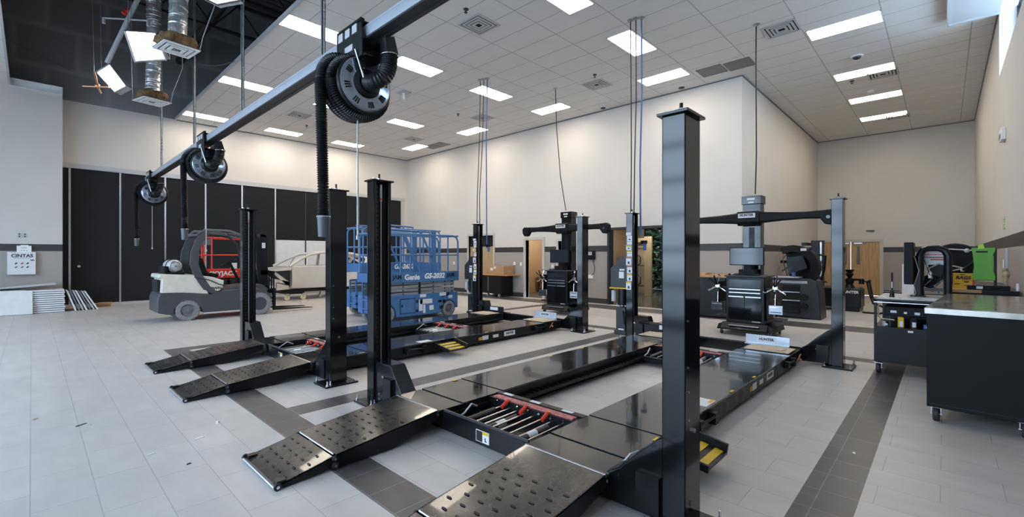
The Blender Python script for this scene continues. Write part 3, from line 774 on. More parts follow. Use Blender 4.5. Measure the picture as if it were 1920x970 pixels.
# ================================================================= four post alignment lifts
CH = 2.262
def column(t, x, y, side, far, power, first):
    """C-section post; side=-1: right hand post (open towards +y), side=+1: left hand post (open towards -y)"""
    W_, D = .2, .13
    q = MB()
    yo = y if side < 0 else y + D            # closed web
    yi = y + D if side < 0 else y            # open side
    q.box(x, x + W_, yo, yo + (.008 if side < 0 else -.008), .02, CH)
    q.box(x, x + .008, y, y + D, .02, CH); q.box(x + W_ - .008, x + W_, y, y + D, .02, CH)
    s = -1 if side < 0 else 1
    q.box(x, x + .035, yi, yi + s * .008, .02, CH); q.box(x + W_ - .035, x + W_, yi, yi + s * .008, .02, CH)
    col = part('column', q, 'black', t, bev=.003)
    q = MB().box(x + .03, x + W_ - .03, yi + s * .05, yi + s * .062, .1, CH - .05).mt(1)
    for k in range(38): q.box(x + .05, x + .075, yi + s * .044, yi + s * .0505, .35 + k * .05, .375 + k * .05)
    part('latch_rack', q, ['shadow', 'dgrey'], col)
    q = MB(); q.cyl((x + W_ * .5, yi + s * .03, .3), (x + W_ * .5, yi + s * .03, CH - .1), .006, n=8)
    part('adjusting_rod', q, 'steel', col)
    part('rod_end', MB().cyl((x + W_ * .5, yi + s * .03, CH - .2), (x + W_ * .5, yi + s * .03, CH - .03), .011, n=10), 'lgrey', col)
    part('rod_collar', MB().cyl((x + W_ * .5, yi + s * .03, CH - .19), (x + W_ * .5, yi + s * .03, CH - .17), .014, n=10), 'red', col)
    part('top_cap', MB().box(x - .022, x + W_ + .022, y - .022, y + D + .022, CH, CH + .016), 'black', col, bev=.002)
    q = MB(); q.cyl((x + W_ * .5, y + D * .5, CH + .03), (x + W_ * .5, y + D * .5, CH + .085), .010, n=10)
    part('cap_rod', q, 'blackm', col)
    parts('cap_nut', MB().cyl((x + W_ * .5, y + D * .5, CH + .016), (x + W_ * .5, y + D * .5, CH + .038), .016, n=6).cyl((x + .02, y + .03, CH + .016), (x + .02, y + .03, CH + .03), .014, n=8), 'chrome', col)
    q = MB(); q.box(x - .10, x + W_ + .09, y - .11, y + D + .09, 0, .018)
    bp = part('base_plate', q, 'blackm', col, bev=.002)
    q = MB()
    for bx, by in ((x - .075, y - .085), (x + W_ + .065, y - .085), (x - .075, y + D + .065), (x + W_ + .065, y + D + .065), (x - .04, y - .085)):
        q.cyl((bx, by, .018), (bx, by, .036), .016, n=6); q.cyl((bx, by, .03), (bx, by, .075), .007, n=8)
    parts('anchor_bolt', q, 'chrome', col, 2)
    q = MB()
    fy = yo - .004 if side < 0 else yo + .004
    for z in (.62, .77, .9, 1.15): q.cyl((x + .035, fy - .002, z), (x + .035, fy + .003, z), .006, n=8)
    q.cyl((x + .1, fy - .008, .55), (x + .1, fy + .006, .55), .013, n=8)
    parts('side_screw', q, 'chrome', col)
    return col

def build_lift(yo, lab, cut, text_on=True):
    t = thing('alignment_lift', lab, 'vehicle lift', (2.38, yo, 0), 0, 'four post alignment lifts')
    X0, Y0 = 2.38, yo
    cols = {}
    for (x, far) in ((X0, 0), (X0 + 5.04, 1)):
        cols[(far, 'r')] = column(t, x, Y0 + (0 if far else .015), -1, far, 0, 1)
        cols[(far, 'l')] = column(t, x, Y0 + (3.08 if far else 3.205), 1, far, 0, 1)
    # cross beams with raised ends
    for bx in (X0 + .02, X0 + 5.06):
        q = MB()
        dl = .12 if bx > 3 else 0
        prof = [(Y0 + .10, .03), (Y0 + 3.23 - dl, .03), (Y0 + 3.23 - dl, .42), (Y0 + 2.93 - dl, .42), (Y0 + 2.74, .19), (Y0 + .50, .19), (Y0 + .42, .24), (Y0 + .3, .36), (Y0 + .2, .45), (Y0 + .10, .5)]
        q.prism(prof, 'x', bx, bx + .012); q.prism(prof[:2] + prof[2:5] + [(Y0 + 2.12, .19), (Y0 + 2.12, .03)] if False else [(Y0 + 2.12, .03), (Y0 + 3.23 - dl, .03), (Y0 + 3.23 - dl, .42), (Y0 + 2.93 - dl, .42), (Y0 + 2.74, .19), (Y0 + 2.12, .19)], 'x', bx + .15, bx + .162); q.prism([(Y0 + .10, .03), (Y0 + 1.11, .03), (Y0 + 1.11, .19), (Y0 + .50, .19), (Y0 + .42, .24), (Y0 + .3, .36), (Y0 + .2, .45), (Y0 + .10, .5)], 'x', bx + .15, bx + .162)
        q.slab((bx, Y0 + 1.13, .19), (bx + .03, Y0 + 1.13, .19), (bx + .03, Y0 + 2.1, .19), (bx, Y0 + 2.1, .19), .01)
        for i in (3, 4, 6, 7, 8, 9):
            (a, za), (b, zb) = prof[i - 1], prof[i]
            q.slab((bx, a, za), (bx + .162, a, za), (bx + .162, b, zb), (bx, b, zb), .01)
        cb = part('cross_beam', q, 'black', t, bev=.002)
        q = MB(); q.box(bx - .003, bx + .012, Y0 + 1.14, Y0 + 2.09, .186, .204); part('beam_lip', q, 'dgrey', cb)
        q = MB()
        for yy, zz in ((Y0 + .3, .22), (Y0 + .22, .14), (Y0 + .22, .09), (Y0 + 3.05, .3), (Y0 + 3.12, .12), (Y0 + 3.12, .07)):
            q.cyl((bx - .012, yy, zz), (bx, yy, zz), .014, n=8)
        parts('beam_bolt', q, 'chrome', cb)
        parts('beam_latch', MB().box(bx - .03, bx, Y0 + .16, Y0 + .30, .05, .27).box(bx - .03, bx, Y0 + 2.88, Y0 + 3.02, .05, .3), 'blackm', cb)
        if bx < 3:
            sy = Y0 + 1.61
            part('warning_label', MB().mt(0).box(bx - .003, bx - .001, sy - .075, sy + .075, .055, .145).mt(1).box(bx - .005, bx - .003, sy + .0, sy + .068, .06, .14).mt(2).box(bx - .006, bx - .005, sy - .07, sy - .002, .12, .142).mt(0).box(bx - .006, bx - .005, sy - .07, sy - .004, .062, .115).mt(1).box(bx - .007, bx - .006, sy - .04, sy - .03, .07, .1).box(bx-.007,bx-.006,sy-.05,sy-.03,.07,.078), ['paper', 'blk', 'yellow'], cb)
    # runways
    for side, (a, b) in (('r', (Y0 + .48, Y0 + 1.12)), ('l', (Y0 + 2.11, Y0 + 2.73))):
        q = MB(); q.box(X0 - .0, X0 + 4.99, a + .01, b - .01, .07, .188); q.box(X0 + .2, X0 + 4.95, a, a + .012, .045, .19); q.box(X0 + .2, X0 + 4.95, b - .012, b, .045, .19)
        rw = part('runway', q, 'blackm', t)
        q = MB()
        segs = [(-.03, .235, 0), (.25, .735, .006), (.75, 2.66, .010), (2.675, 4.42, .006)]
        for s0, s1, dz in segs: q.box(X0 + s0, X0 + s1, a - .004, b + .004, .188, .196 + dz)
        part('deck_plates', q, 'blackrun', rw, bev=.002)
        q = MB(); q.box(X0 + 4.43, X0 + 4.98, a, b, .186, .192); q.lathe([(.001, .205), (.2, .205), (.21, .196), (.21, .19)], (X0 + 4.68, (a + b) / 2, 0), 'z', 28)
        tp = part('turn_plate', q, 'blackm', rw)
        q = MB(); q.box(X0 + 4.48, X0 + 4.88, a + .03, b - .06, .206, .214); q.lathe([(.001, .222), (.19, .222), (.19, .214)], (X0 + 4.68, (a + b) / 2 - .02, 0), 'z', 24)
        part('cardboard_cover', q, 'tan', tp, 'tan cardboard cover')
        # ladder of holes along the inner side
        yi, s = (b, 1) if side == 'r' else (a, -1)
        q = MB(); q.box(X0 + .3, X0 + 4.9, yi, yi + s * .07, .055, .068); q.box(X0 + .3, X0 + 4.9, yi + s * .062, yi + s * .07, .055, .105)
        k = 0
        while .4 + k * .085 < 4.85: q.box(X0 + .4 + k * .085, X0 + .43 + k * .085, yi, yi + s * .055, .068, .10); k += 1
        part('jack_track', q, 'blackm', rw)
        # outer side furniture
        yo_, so = (a, -1) if side == 'r' else (b, 1)
        q = MB()
        for xx in (1.33, 4.15): 
            q.tube([(X0 + xx, yo_, .15), (X0 + xx, yo_ + so * .05, .15), (X0 + xx + .32, yo_ + so * .05, .135), (X0 + xx + .36, yo_, .135)], .011, 8)
            q.box(X0 + xx - .03, X0 + xx + .03, yo_, yo_ + so * .05, .09, .17); q.box(X0 + xx + .26, X0 + xx + .33, yo_, yo_ + so * .06, .07, .17)
        parts('lock_lever', q, 'blackm', rw, 3)
        part('lever_knob', MB().sphere((X0 + 4.6, yo_ + so * .08, .13), .018, 8).cyl((X0 + 4.55, yo_ + so * .05, .1), (X0 + 4.62, yo_ + so * .08, .2), .008), 'copper', rw)
        yt = yo_ + so * .0015
        def lb(x0, x1, z0, z1): return (X0 + x0, X0 + x1, min(yt, yo_), max(yt, yo_), z0, z1)
        q = MB(); q.mt(0).box(*lb(2.82, 2.96, .085, .155)).mt(1).box(*lb(2.74, 2.81, .09, .14)).mt(0).box(*lb(3.07, 3.20, .095, .145)); 
        parts('side_label', q, ['paper', 'yellow'], rw)
        mp = part('maker_label', MB().box(*lb(3.34, 3.62, .085, .165)), 'paper', rw)
        if side == 'r' and text_on: text('maker_name', 'HUNTER', .05, 'blk', rw, (X0 + 3.48, yt - .0005, .128), '-y', .0008, .002)
        for xx in (.62, 2.2, 2.9): part('deck_marker', MB().box(X0 + xx, X0 + xx + .07, (a + .005 if side == 'r' else b - .03), (a + .03 if side == 'r' else b - .005), .206, .2075), 'yellow', rw)
        if side == 'r':
            part('deck_label', MB().mt(0).box(X0 + 1.6, X0 + 1.82, a + .02, a + .16, .206, .208).mt(1).box(X0 + 1.72, X0 + 1.82, a + .03, a + .06, .208, .209), ['paper', 'yellow'], rw)
            q = MB(); q.tube([(X0 + .2, a + .02, .19), (X0 + .24, a - .01, .24), (X0 + .33, a - .02, .235), (X0 + .40, a - .02, .16)], .006, 6); part('air_line_loop', q, 'lgrey', rw)
        # end stop
        ys, ye = (a + .13, b + .06) if side == 'r' else (a + .02, b + .0)
        q = MB(); q.box(X0 + 4.99, X0 + 5.005, ys, ye, .2, .335); q.box(X0 + 4.93, X0 + 5.0, ys, ye, .2, .215)
        es = part('wheel_stop', q, 'alu' if side == 'r' else 'blackm', rw, 'pale metal stop' if side == 'r' else None)
        part('stop_label', MB().box(X0 + 4.985, X0 + 4.99, ys + .17, ys + .42, .245, .315), 'paper', rw)
        if side == 'r' and text_on: text('stop_name', 'HUNTER', .05, 'blk', rw, (X0 + 4.984, ys + .295, .28), '-x', .0008, .002)
        # approach ramp in two hinged pieces
        def bumps(x0, x1, z0, z1, nx, ny, q):
            for i in range(nx):
                for j in range(ny):
                    u = (i + .5) / nx; x = x0 + (x1 - x0) * u; z = z0 + (z1 - z0) * u + .009
                    y = a + .06 + (b - a - .12) * ((j + (.5 if i % 2 else 0)) / (ny - .5))
                    q.X = Matrix.Translation((x, y, z)) @ Matrix.Rotation(-math.atan2(z1 - z0, x1 - x0), 4, 'Y')
                    q.prism([(.007 * math.cos(k * PI / 5), .007 * math.sin(k * PI / 5) + (.013 if 0 < k < 5 else (-.013 if k > 5 else 0))) for k in range(10)], 'z', -.012, -.004)
                    q.X = Matrix.Identity(4)
        def deck(x0, x1, z0, z1, nm, foot, bp):
            q = MB(); q.mt(1); bumps(*bp, q); q.mt(0); q.slab((x0, a, z0), (x1, a, z1), (x1, b, z1), (x0, b, z0), .008)
            q.mt(1)
            for yy in (a, b - .008):
                if foot: q.prism([(x0, z0), (x1, z1), (x1, z1 - .075), (x0 + .45, .012), (x0 + .0, .02)], 'y', yy, yy + .008)
                else: q.prism([(x0, z0), (x1, z1), (x1, .022), (x0, .004)], 'y', yy, yy + .008)
            return part(nm, q, ['ramp', 'blackm'], t)
        fl_ = deck(X0 - 1.31, X0 - .935, .028, .10, 'ramp_flap', False, (X0 - 1.27, X0 - .96, .036, .095, 4, 5))
        mn = deck(X0 - .91, X0 - .035, .108, .2, 'approach_ramp', True, (X0 - .87, X0 - .3, .112, .172, 7, 5))
        q = MB()
        for xx, zz in ((X0 - 1.3, .024), (X0 - .92, .035), (X0 - .925, .085)):
            for yy in (a - .012, b - .002): q.cyl((xx, yy, zz), (xx, yy + .014, zz), .024 if zz < .08 else .018, n=16)
        parts('ramp_roller', q, 'rubber', mn)
        q = MB()
        for xx, zz in ((X0 - 1.3, .024), (X0 - .92, .035), (X0 - .925, .085), (X0 - .04, .165)):
            for yy in (a - .018, b + .01): q.cyl((xx, yy, zz), (xx, yy + .008, zz), .010, n=10)
        parts('roller_bolt', q, 'chrome', mn)
        q = MB(); q.cyl((X0 - .92, a + .02, .108), (X0 - .92, b - .02, .108), .008, n=8); q.cyl((X0 - 1.312, a, .02), (X0 - 1.312, b, .02), .012, n=8); q.cyl((X0 - .03, a, .192), (X0 - .03, b, .192), .012, n=8)
        parts('hinge_rod', q, 'steel', mn)
        q = MB()
        for yy in (a + .01, b - .06): q.box(X0 - 1.3, X0 - 1.24, yy, yy + .05, .03, .05); 
        parts('hinge_block', q, 'blackm', fl_)
    # hatched step pad beside the right runway
    sx = X0 + .67 if cut == 'A' else X0 + 1.84
    q = MB(); a = Y0 + .48
    q.slab((sx, a, .17), (sx, a - .36 + .02, .105), (sx + .36, a - .36 + .02, .105), (sx + .36, a, .17), .02)
    q.bar((sx + .0, a, .15), (sx + .0, a - .34, .1), .02, .05); q.bar((sx + .36, a, .19), (sx + .36, a - .34, .13), .02, .06)
    st = part('step_pad', q, 'blackm', t, 'black step with yellow stripes')
    q = MB()
    for k in range(3):
        ya = a - .32 + k * .1; za = .106 + (k * .1 + .02) * .19
        q.slab((sx + .03, ya, za + .003), (sx + .33, ya, za + .003), (sx + .33, ya + .055, za + .0134), (sx + .03, ya + .055, za + .0134), .003)
    parts('yellow_stripe', q, 'yellow', st)
    # power console on the far left column
    cx, cy = X0 + 5.04, Y0 + 3.21
    q = MB(); q.prism([(cy, .92), (cy + .33, .92), (cy + .33, 1.27), (cy + .2, 1.38), (cy + .12, 1.48), (cy, 1.5)], 'x', cx + .01, cx + .2)
    pc = part('power_console', q, 'dgrey', t, bev=.006)
    parts('console_label', MB().box(cx + .007, cx + .01, cy + .05, cy + .15, 1.09, 1.21).box(cx + .007, cx + .01, cy + .04, cy + .14, 1.23, 1.26), 'paper', pc)
    q = MB()
    for k in range(4): q.box(cx + .006, cx + .01, cy + .04, cy + .14, 1.29 + k * .025, 1.3 + k * .025)
    parts('console_switch', q, 'blk', pc)
    part('console_ledge', MB().box(cx - .01, cx + .21, cy, cy + .34, .895, .92), 'yellow', pc, 'yellow strip under the console') if cut == 'A' else None
    part('pump_motor', MB().cyl((cx + .1, cy + .12, .62), (cx + .1, cy + .12, .9), .09).cyl((cx + .1, cy + .12, .6), (cx + .1, cy + .12, .62), .1), 'blackm', pc)
    part('oil_filter', MB().cyl((cx + .03, cy + .27, .66), (cx + .03, cy + .27, .86), .045).cyl((cx + .1, cy + .2, .55), (cx + .1, cy + .2, .62), .04), 'lgrey', pc)
    part('hydraulic_tank', MB().box(cx + .02, cx + .19, cy + .03, cy + .22, .12, .56).box(cx, cx + .21, cy + .01, cy + .25, .05, .13), 'dgrey', pc, bev=.006)
    part('tank_label', MB().box(cx + .016, cx + .02, cy + .06, cy + .17, .14, .165), 'paper', pc)
    q = MB(); q.tube([(cx + .1, cy + .1, .6), (cx - .01, cy + .06, .45), (cx + .0, cy + .04, .25)], .012, 6); part('oil_hose', q, 'hose', pc)
    # stickers on the column face
    z = 1.92
    for k, (h, c) in enumerate([(.05, 'paper'), (.10, 'paper'), (.05, 'paper'), (.09, 'yellow'), (.05, 'yellow'), (.05, 'paper'), (.15, 'redlab'), (.14, 'redlab'), (.13, 'yellow'), (.15, 'yellow')]):
        q = MB(); yy = cy - .12 + (.0 if k % 3 else .02)
        q.mt(0).box(cx - .002, cx, yy, yy + .1, z - h, z).mt(1).box(cx - .003, cx - .002, yy, yy + .1, z - .03, z).mt(2).box(cx - .003, cx - .002, yy + .03, yy + .065, z - h + .02, z - h * .55)
        part('warning_sticker', q, ['paper', c, 'blk'], cols[(1, 'l')])
        z -= h + .008
    if cut == 'A':
        q = MB(); q.tube([(cx + .1, cy - .15, .3), (cx - .02, cy - .35, .33), (cx + .05, cy - .6, .32), (cx + .1, cy - .9, .25)], .025, 8); part('floor_hose', q, 'hose', pc)
    return t
build_lift(.98, 'black four post vehicle lift nearest the camera, with the biggest post in the photo', 'A')
build_lift(5.14, 'black four post vehicle lift farther back, between the forklift and the blue scissor lift', 'B')

def jack(x, y, lab):
    t = thing('rolling_jack', lab, 'rolling jack', (x, y, .06), 0, 'rolling jacks slung between the runways')
    w = .97
    q = MB(); q.box(x + .50, x + .64, y, y + w, .06, .19); q.box(x + .05, x + .64, y, y + .03, .07, .15); q.box(x + .05, x + .64, y + w - .03, y + w, .07, .15); q.box(x + .03, x + .07, y, y + w, .06, .12)
    q.box(x + .04, x + .6, y + .02, y + w - .02, .062, .07)  # dark pan added so the jack looks dark underneath
    fr = part('frame', q, 'blackm', t)
    part('cover_strip', MB().box(x + .52, x + .585, y + .03, y + w - .05, .19, .2), 'redlab', fr, 'strip of red and white warning labels')
    part('cover_bar', MB().box(x + .6, x + .66, y - .02, y + w, .18, .205), 'blackm', fr)
    q = MB()
    for k in (.1, .45, .78): q.box(x + .61, x + .65, y + k, y + k + .11, .2055, .207)
    parts('white_label', q, 'paper', fr)
    for k in range(8):
        yy = y + .12 + k * .095; part('rod', MB().cyl((x + .06, yy, .13), (x + .5, yy, .14), .008, n=8), 'steel', t)
    for k in (.14, .48, .74):
        cy_ = part('cylinder', MB().cyl((x + .07, y + k + .05, .115), (x + .40, y + k + .05, .125), .028, n=14), 'dgrey', t)
        if k != .74: part('cylinder_label', MB().cyl((x + .16, y + k + .05, .1175), (x + .26, y + k + .05, .1205), .029, n=14), 'paper', cy_)
    for k in (.26, .5, .72): part('release_grip', MB().cyl((x + .42, y + k, .16), (x + .50, y + k, .2), .017, n=10), 'red', t, 'red grip')
    q = MB()
    for k in range(7): q.cyl((x + .495, y + .1 + k * .125, .17), (x + .485, y + .1 + k * .125, .17), .012, n=8)
    parts('frame_bolt', q, 'chrome', fr)
    part('air_hose', MB().tube([(x + .3, y + w - .06, .16), (x + .2, y + w - .1, .21), (x + .1, y + w - .12, .16), (x + .05, y + w - .1, .13)], .008, 6), 'lgrey', t)
jack(2.44, 2.12, 'rolling jack with red grips on the near lift, right behind the approach ramps')
jack(5.75, 2.12, 'rolling jack on the near lift at the far end, partly behind the big post')
jack(2.44, 6.28, 'rolling jack with red grips on the farther lift, behind its approach ramps')
jack(4.9, 6.28, 'rolling jack on the farther lift, further down its runways')

cable([(7.96, 4.40, ZC), (7.95, 4.38, 4.5), (7.72, 4.25, 3.2), (7.5, 4.14, 2.275)], .011, 'rubber', 'left black cable dropping from the ceiling to the middle post with warning stickers', 'ceiling cables')
cable([(7.97, 4.29, ZC), (7.96, 4.28, 4.5), (7.75, 4.2, 3.2), (7.58, 4.12, 2.275)], .011, 'rubber', 'right black cable dropping from the ceiling to the middle post with warning stickers', 'ceiling cables')
cable([(8.02, 4.20, ZC), (7.99, 4.18, 4.5), (7.85, 4.14, 3.2), (7.72, 4.06, 1.9)], .016, 'dblue', 'blue hose dropping from the ceiling beside the middle post with warning stickers', 'ceiling cables')
cable([(7.98, 8.70, ZC), (7.95, 8.7, 4.5), (7.65, 8.45, 3.0), (7.50, 8.30, 2.275)], .011, 'rubber', 'left black cable dropping to the far left post of the farther lift', 'ceiling cables')
cable([(8.0, 8.59, ZC), (7.97, 8.6, 4.5), (7.68, 8.40, 3.0), (7.57, 8.27, 2.275)], .011, 'rubber', 'right black cable dropping to the far left post of the farther lift', 'ceiling cables')
cable([(8.04, 8.50, ZC), (8.0, 8.5, 4.5), (7.82, 8.3, 3.0), (7.72, 8.18, 1.7)], .016, 'dblue', 'blue hose dropping beside the far left post of the farther lift', 'ceiling cables')
cable([(9.81, 2.69, ZC), (9.8, 2.69, 5), (9.72, 2.66, 3.5), (9.5, 2.62, 2.68)], .012, 'rubber', 'black cable hanging from the ceiling to the nearer camera tower', 'tower cables')
cable([(9.8, 7.67, ZC), (9.75, 7.6, 5), (9.6, 7.35, 3.6), (9.5, 7.1, 2.68)], .012, 'rubber', 'black cable hanging from the ceiling to the farther camera tower', 'tower cables')
for y0, lab in ((3.98, 'blue air line end with brass fittings behind the middle sticker post'), (8.12, 'blue air line end with brass fittings behind the far left post')):
    t = thing('air_regulator', lab, 'air regulator', (7.72, y0, 1.55), 0, 'air regulators behind the posts')
    part('filter_bowl', MB().cyl((7.72, y0, 1.6), (7.72, y0, 1.72), .03), 'dblue', t)
    part('body', MB().box(7.68, 7.76, y0 - .03, y0 + .06, 1.72, 1.78), 'blackm', t)
    part('hanging_line', MB().tube([(7.72, y0, 1.6), (7.72, y0 + .02, 1.5), (7.73, y0, 1.4)], .008, 6), 'copper', t)

# ================================================================= alignment camera towers
def aligner(x, y, lab, glab, n):
    t = thing('alignment_console', lab, 'wheel alignment machine', (x, y, 0), 0, 'wheel alignment camera consoles')
    q = MB(); q.prism([(y - .5, .09), (y + .5, .09), (y + .47, .19), (y + .36, .24), (y - .36, .24), (y - .47, .19)], 'x', x - .02, x + .75)
    q.prism([(x - .1, .12), (x, .09), (x, .24), (x - .03, .22)], 'y', y - .40, y + .40)
    ba = part('base', q, 'blackm', t, bev=.008)
    part('base_trim', MB().box(x - .09, x - .05, y - .26, y + .26, .185, .2), 'steel', ba)
    for cx_, cy_ in ((x + .02, y - .42), (x + .02, y + .42), (x + .7, y - .42), (x + .7, y + .42)):
        cs = part('castor', MB().cyl((cx_, cy_ - .014, .05), (cx_, cy_ + .014, .05), .05, n=16), 'rubber', t)
        part('castor_fork', MB().box(cx_ - .02, cx_ + .02, cy_ - .022, cy_ + .022, .06, .1), 'steel', cs)
    q = MB(); q.box(x, x + .6, y - .33, y + .33, .24, 1.1); cab = part('cabinet', q, 'blackm', t, bev=.008)
    part('glass_door', MB().box(x - .012, x, y - .28, y + .28, .90, 1.05), 'screen', cab)
    for z0, z1 in ((.83, .885), (.765, .82)):
        dr = part('drawer', MB().box(x - .014, x, y - .29, y + .29, z0, z1), 'blackm', cab); part('drawer_pull', MB().box(x - .026, x - .012, y - .27, y + .27, z1 - .022, z1 - .004), 'steel', dr)
    for a, b in ((y - .29, y - .005), (y + .005, y + .29)):
        dr = part('cabinet_door', MB().box(x - .014, x, a, b, .3, .755), 'black', cab); part('door_pull', MB().box(x - .026, x - .012, a + .01, b - .01, .72, .74), 'steel', dr)
    part('name_badge', MB().box(x - .016, x - .012, y - .27, y - .13, .27, .285), 'lgrey', cab)
    q = MB(); q.box(x - .02, x + .62, y - .36, y + .36, 1.1, 1.13); part('work_top', q, 'dgrey', cab, bev=.006)
    kb = part('keyboard', MB().prism([(x + .02, 1.13), (x + .2, 1.13), (x + .2, 1.165), (x + .02, 1.145)], 'y', y - .2, y + .22), 'blackp', t)
    part('mouse', MB().sphere((x + .1, y + .3, 1.14), .03, 10, (1.3, .8, .7)), 'blackp', t)
    mo = part('monitor', MB().box(x + .1, x + .15, y - .30, y + .30, 1.32, 1.66), 'blackp', t, bev=.004)
    part('screen', MB().box(x + .095, x + .1, y - .285, y + .285, 1.335, 1.645), 'screen', mo)
    part('monitor_stand', MB().box(x + .15, x + .2, y - .06, y + .06, 1.2, 1.45).box(x + .08, x + .3, y - .13, y + .13, 1.13, 1.24), 'blackp', mo)
    part('printer_sheet', MB().slab((x + .25, y + .12, 1.14), (x + .42, y + .12, 1.14), (x + .42, y + .34, 1.14), (x + .25, y + .34, 1.14), .002), 'paper', t)
    tw = part('tower', MB().box(x + .40, x + .62, y - .17, y + .15, .24, 2.5).box(x + .38, x + .64, y - .19, y + .17, 2.5, 2.66), 'black' , t, bev=.006)
    part('tower_groove', MB().box(x + .395, x + .4, y - .06, y + .04, 1.2, 2.05), 'blackm', tw)
    parts('tower_badge', MB().box(x + .374, x + .38, y - .07, y + .07, 2.58, 2.62).box(x + .374, x + .38, y - .05, y + .05, 2.52, 2.55), 'paper', tw)
    # camera beam
    bx = x + .30
    q = MB(); q.X = Matrix.Identity(4)
    N = 12
    def arm(sg):
        for_ = []
        pts = [(.16, .115, 2.225), (.3, .10, 2.225), (.55, .08, 2.225), (.9, .065, 2.225), (1.2, .075, 2.225), (1.3, .08, 2.22)]
        vs = []
        for (u, r_, z) in pts:
            for k in range(N):
                a = 2 * PI * k / N; cc = math.cos(a); ss = math.sin(a)
                vs.append((bx + .9 * r_ * math.copysign(abs(cc) ** .6, cc), y + sg * u, z + r_ * math.copysign(abs(ss) ** .6, ss)))
        fs = [(i * N + k, i * N + (k + 1) % N, (i + 1) * N + (k + 1) % N, (i + 1) * N + k) for i in range(len(pts) - 1) for k in range(N)]
        fs += [tuple(range(N)), tuple((len(pts) - 1) * N + k for k in range(N))]
        return MB()._add(vs, fs)
    hb = MB(); prof = [(-.12, 2.32), (-.10, 2.35), (.10, 2.35), (.12, 2.32), (.12, 2.16), (.06, 2.08), (-.06, 2.08), (-.12, 2.14)]
    hb.prism([(bx + a, z) for a, z in prof], 'y', y - .20, y + .20)
    hub = part('beam_housing', hb, 'blackp', t, bev=.012)
    part('housing_badge', MB().box(bx - .125, bx - .12, y - .13, y + .17, 2.225, 2.31), 'paper', hub)
    text('maker_name', 'HUNTER', .062, 'blk', hub, (bx - .1255, y + .02, 2.275), '-x', .001, .003)
    for sg in (-1, 1):
        am = part('camera_arm', arm(sg), 'blackp', t)
        q = MB(); q.X = Matrix.Translation((bx - .02, y + sg * 1.27, 2.2))
        q.prism([(-.13, .09), (.05, .10), (.12, .05), (.11, -.08), (.04, -.16), (-.05, -.15), (-.13, -.04)], 'x', -.07, .07) if sg > 0 else q.prism([(.13, .09), (-.05, .10), (-.12, .05), (-.11, -.08), (-.04, -.16), (.05, -.15), (.13, -.04)], 'x', -.07, .07)
        pod = part('camera_pod', q, 'blackp', t, bev=.015)
        part('camera_lens', MB().lathe([(.001, -.085), (.03, -.085), (.035, -.07), (.035, -.06)], (bx - .02, y + sg * 1.27, 2.17), 'x', 16), 'screen', pod)
    # side racks with wheel clamps
    for sg in (-1, 1):
        rk = part('side_rack', MB().box(x + .1, x + .13, y + sg * .33, y + sg * .5, .88, .91).box(x + .4, x + .43, y + sg * .33, y + sg * .5, .88, .91).box(x + .08, x + .45, y + sg * .49, y + sg * .52, .60, 1.0), 'blackm', t)
        q = MB(); c = (x + .05, y + sg * .5, .92)
        for a in (100, 215, 330):
            d = Vector((0, math.cos(R(a)), math.sin(R(a)))); p = Vector(c); e_ = p + d * .20
            q.tube([p, p + d * .1 + Vector((-.02, 0, 0)), e_, e_ + Vector((-.07, 0, .02))], .013, 8)
        q.cyl((c[0] - .03, c[1], c[2]), (c[0] + .04, c[1], c[2]), .04)
        part('wheel_clamp', q, 'chrome', t)
        q = MB(); 
        for k, (dy, dz) in enumerate(((.12, .15), (.02, .2))): q.bar((x - .02, c[1] + sg * .0, c[2] + .02), (x - .10, c[1] + sg * dy, c[2] + dz), .018)
        parts('clamp_handle', q, 'blackp', t)
        q = MB(); q.box(x + .02, x + .06, y + sg * .40, y + sg * .62, .44, .60); tb = part('target_board', q, 'alu' if sg < 0 else 'dgrey', t, bev=.004)
        q = MB(); q.box(x + .015, x + .02, y + sg * .42, y + sg * .6, .47, .49).box(x + .015, x + .02, y + sg * .42, y + sg * .6, .56, .575); parts('target_trim', q, 'chrome', tb)
        part('target_hook', MB().cyl((x + .04, y + sg * .5, .6), (x + .06, y + sg * .5, .8), .01), 'chrome', tb)
        q = MB(); q.box(x + .1, x + .5, y + sg * .34, y + sg * .6, .30, .33); q.box(x + .1, x + .5, y + sg * .34, y + sg * .36, .3, .8); part('lower_shelf', q, 'blackm', t)
    part('side_hose', MB().tube([(x + .5, y - .34, .9), (x + .45, y - .5, .8), (x + .4, y - .52, .5), (x + .5, y - .4, .35)], .015, 8), 'hose', t)
aligner(9.2, 2.72, 'black alignment console with camera beam nearer the camera, in front of the tyre machines', '', 0)
aligner(9.3, 7.24, 'black alignment console with camera beam farther back, in front of the office door', '', 1)
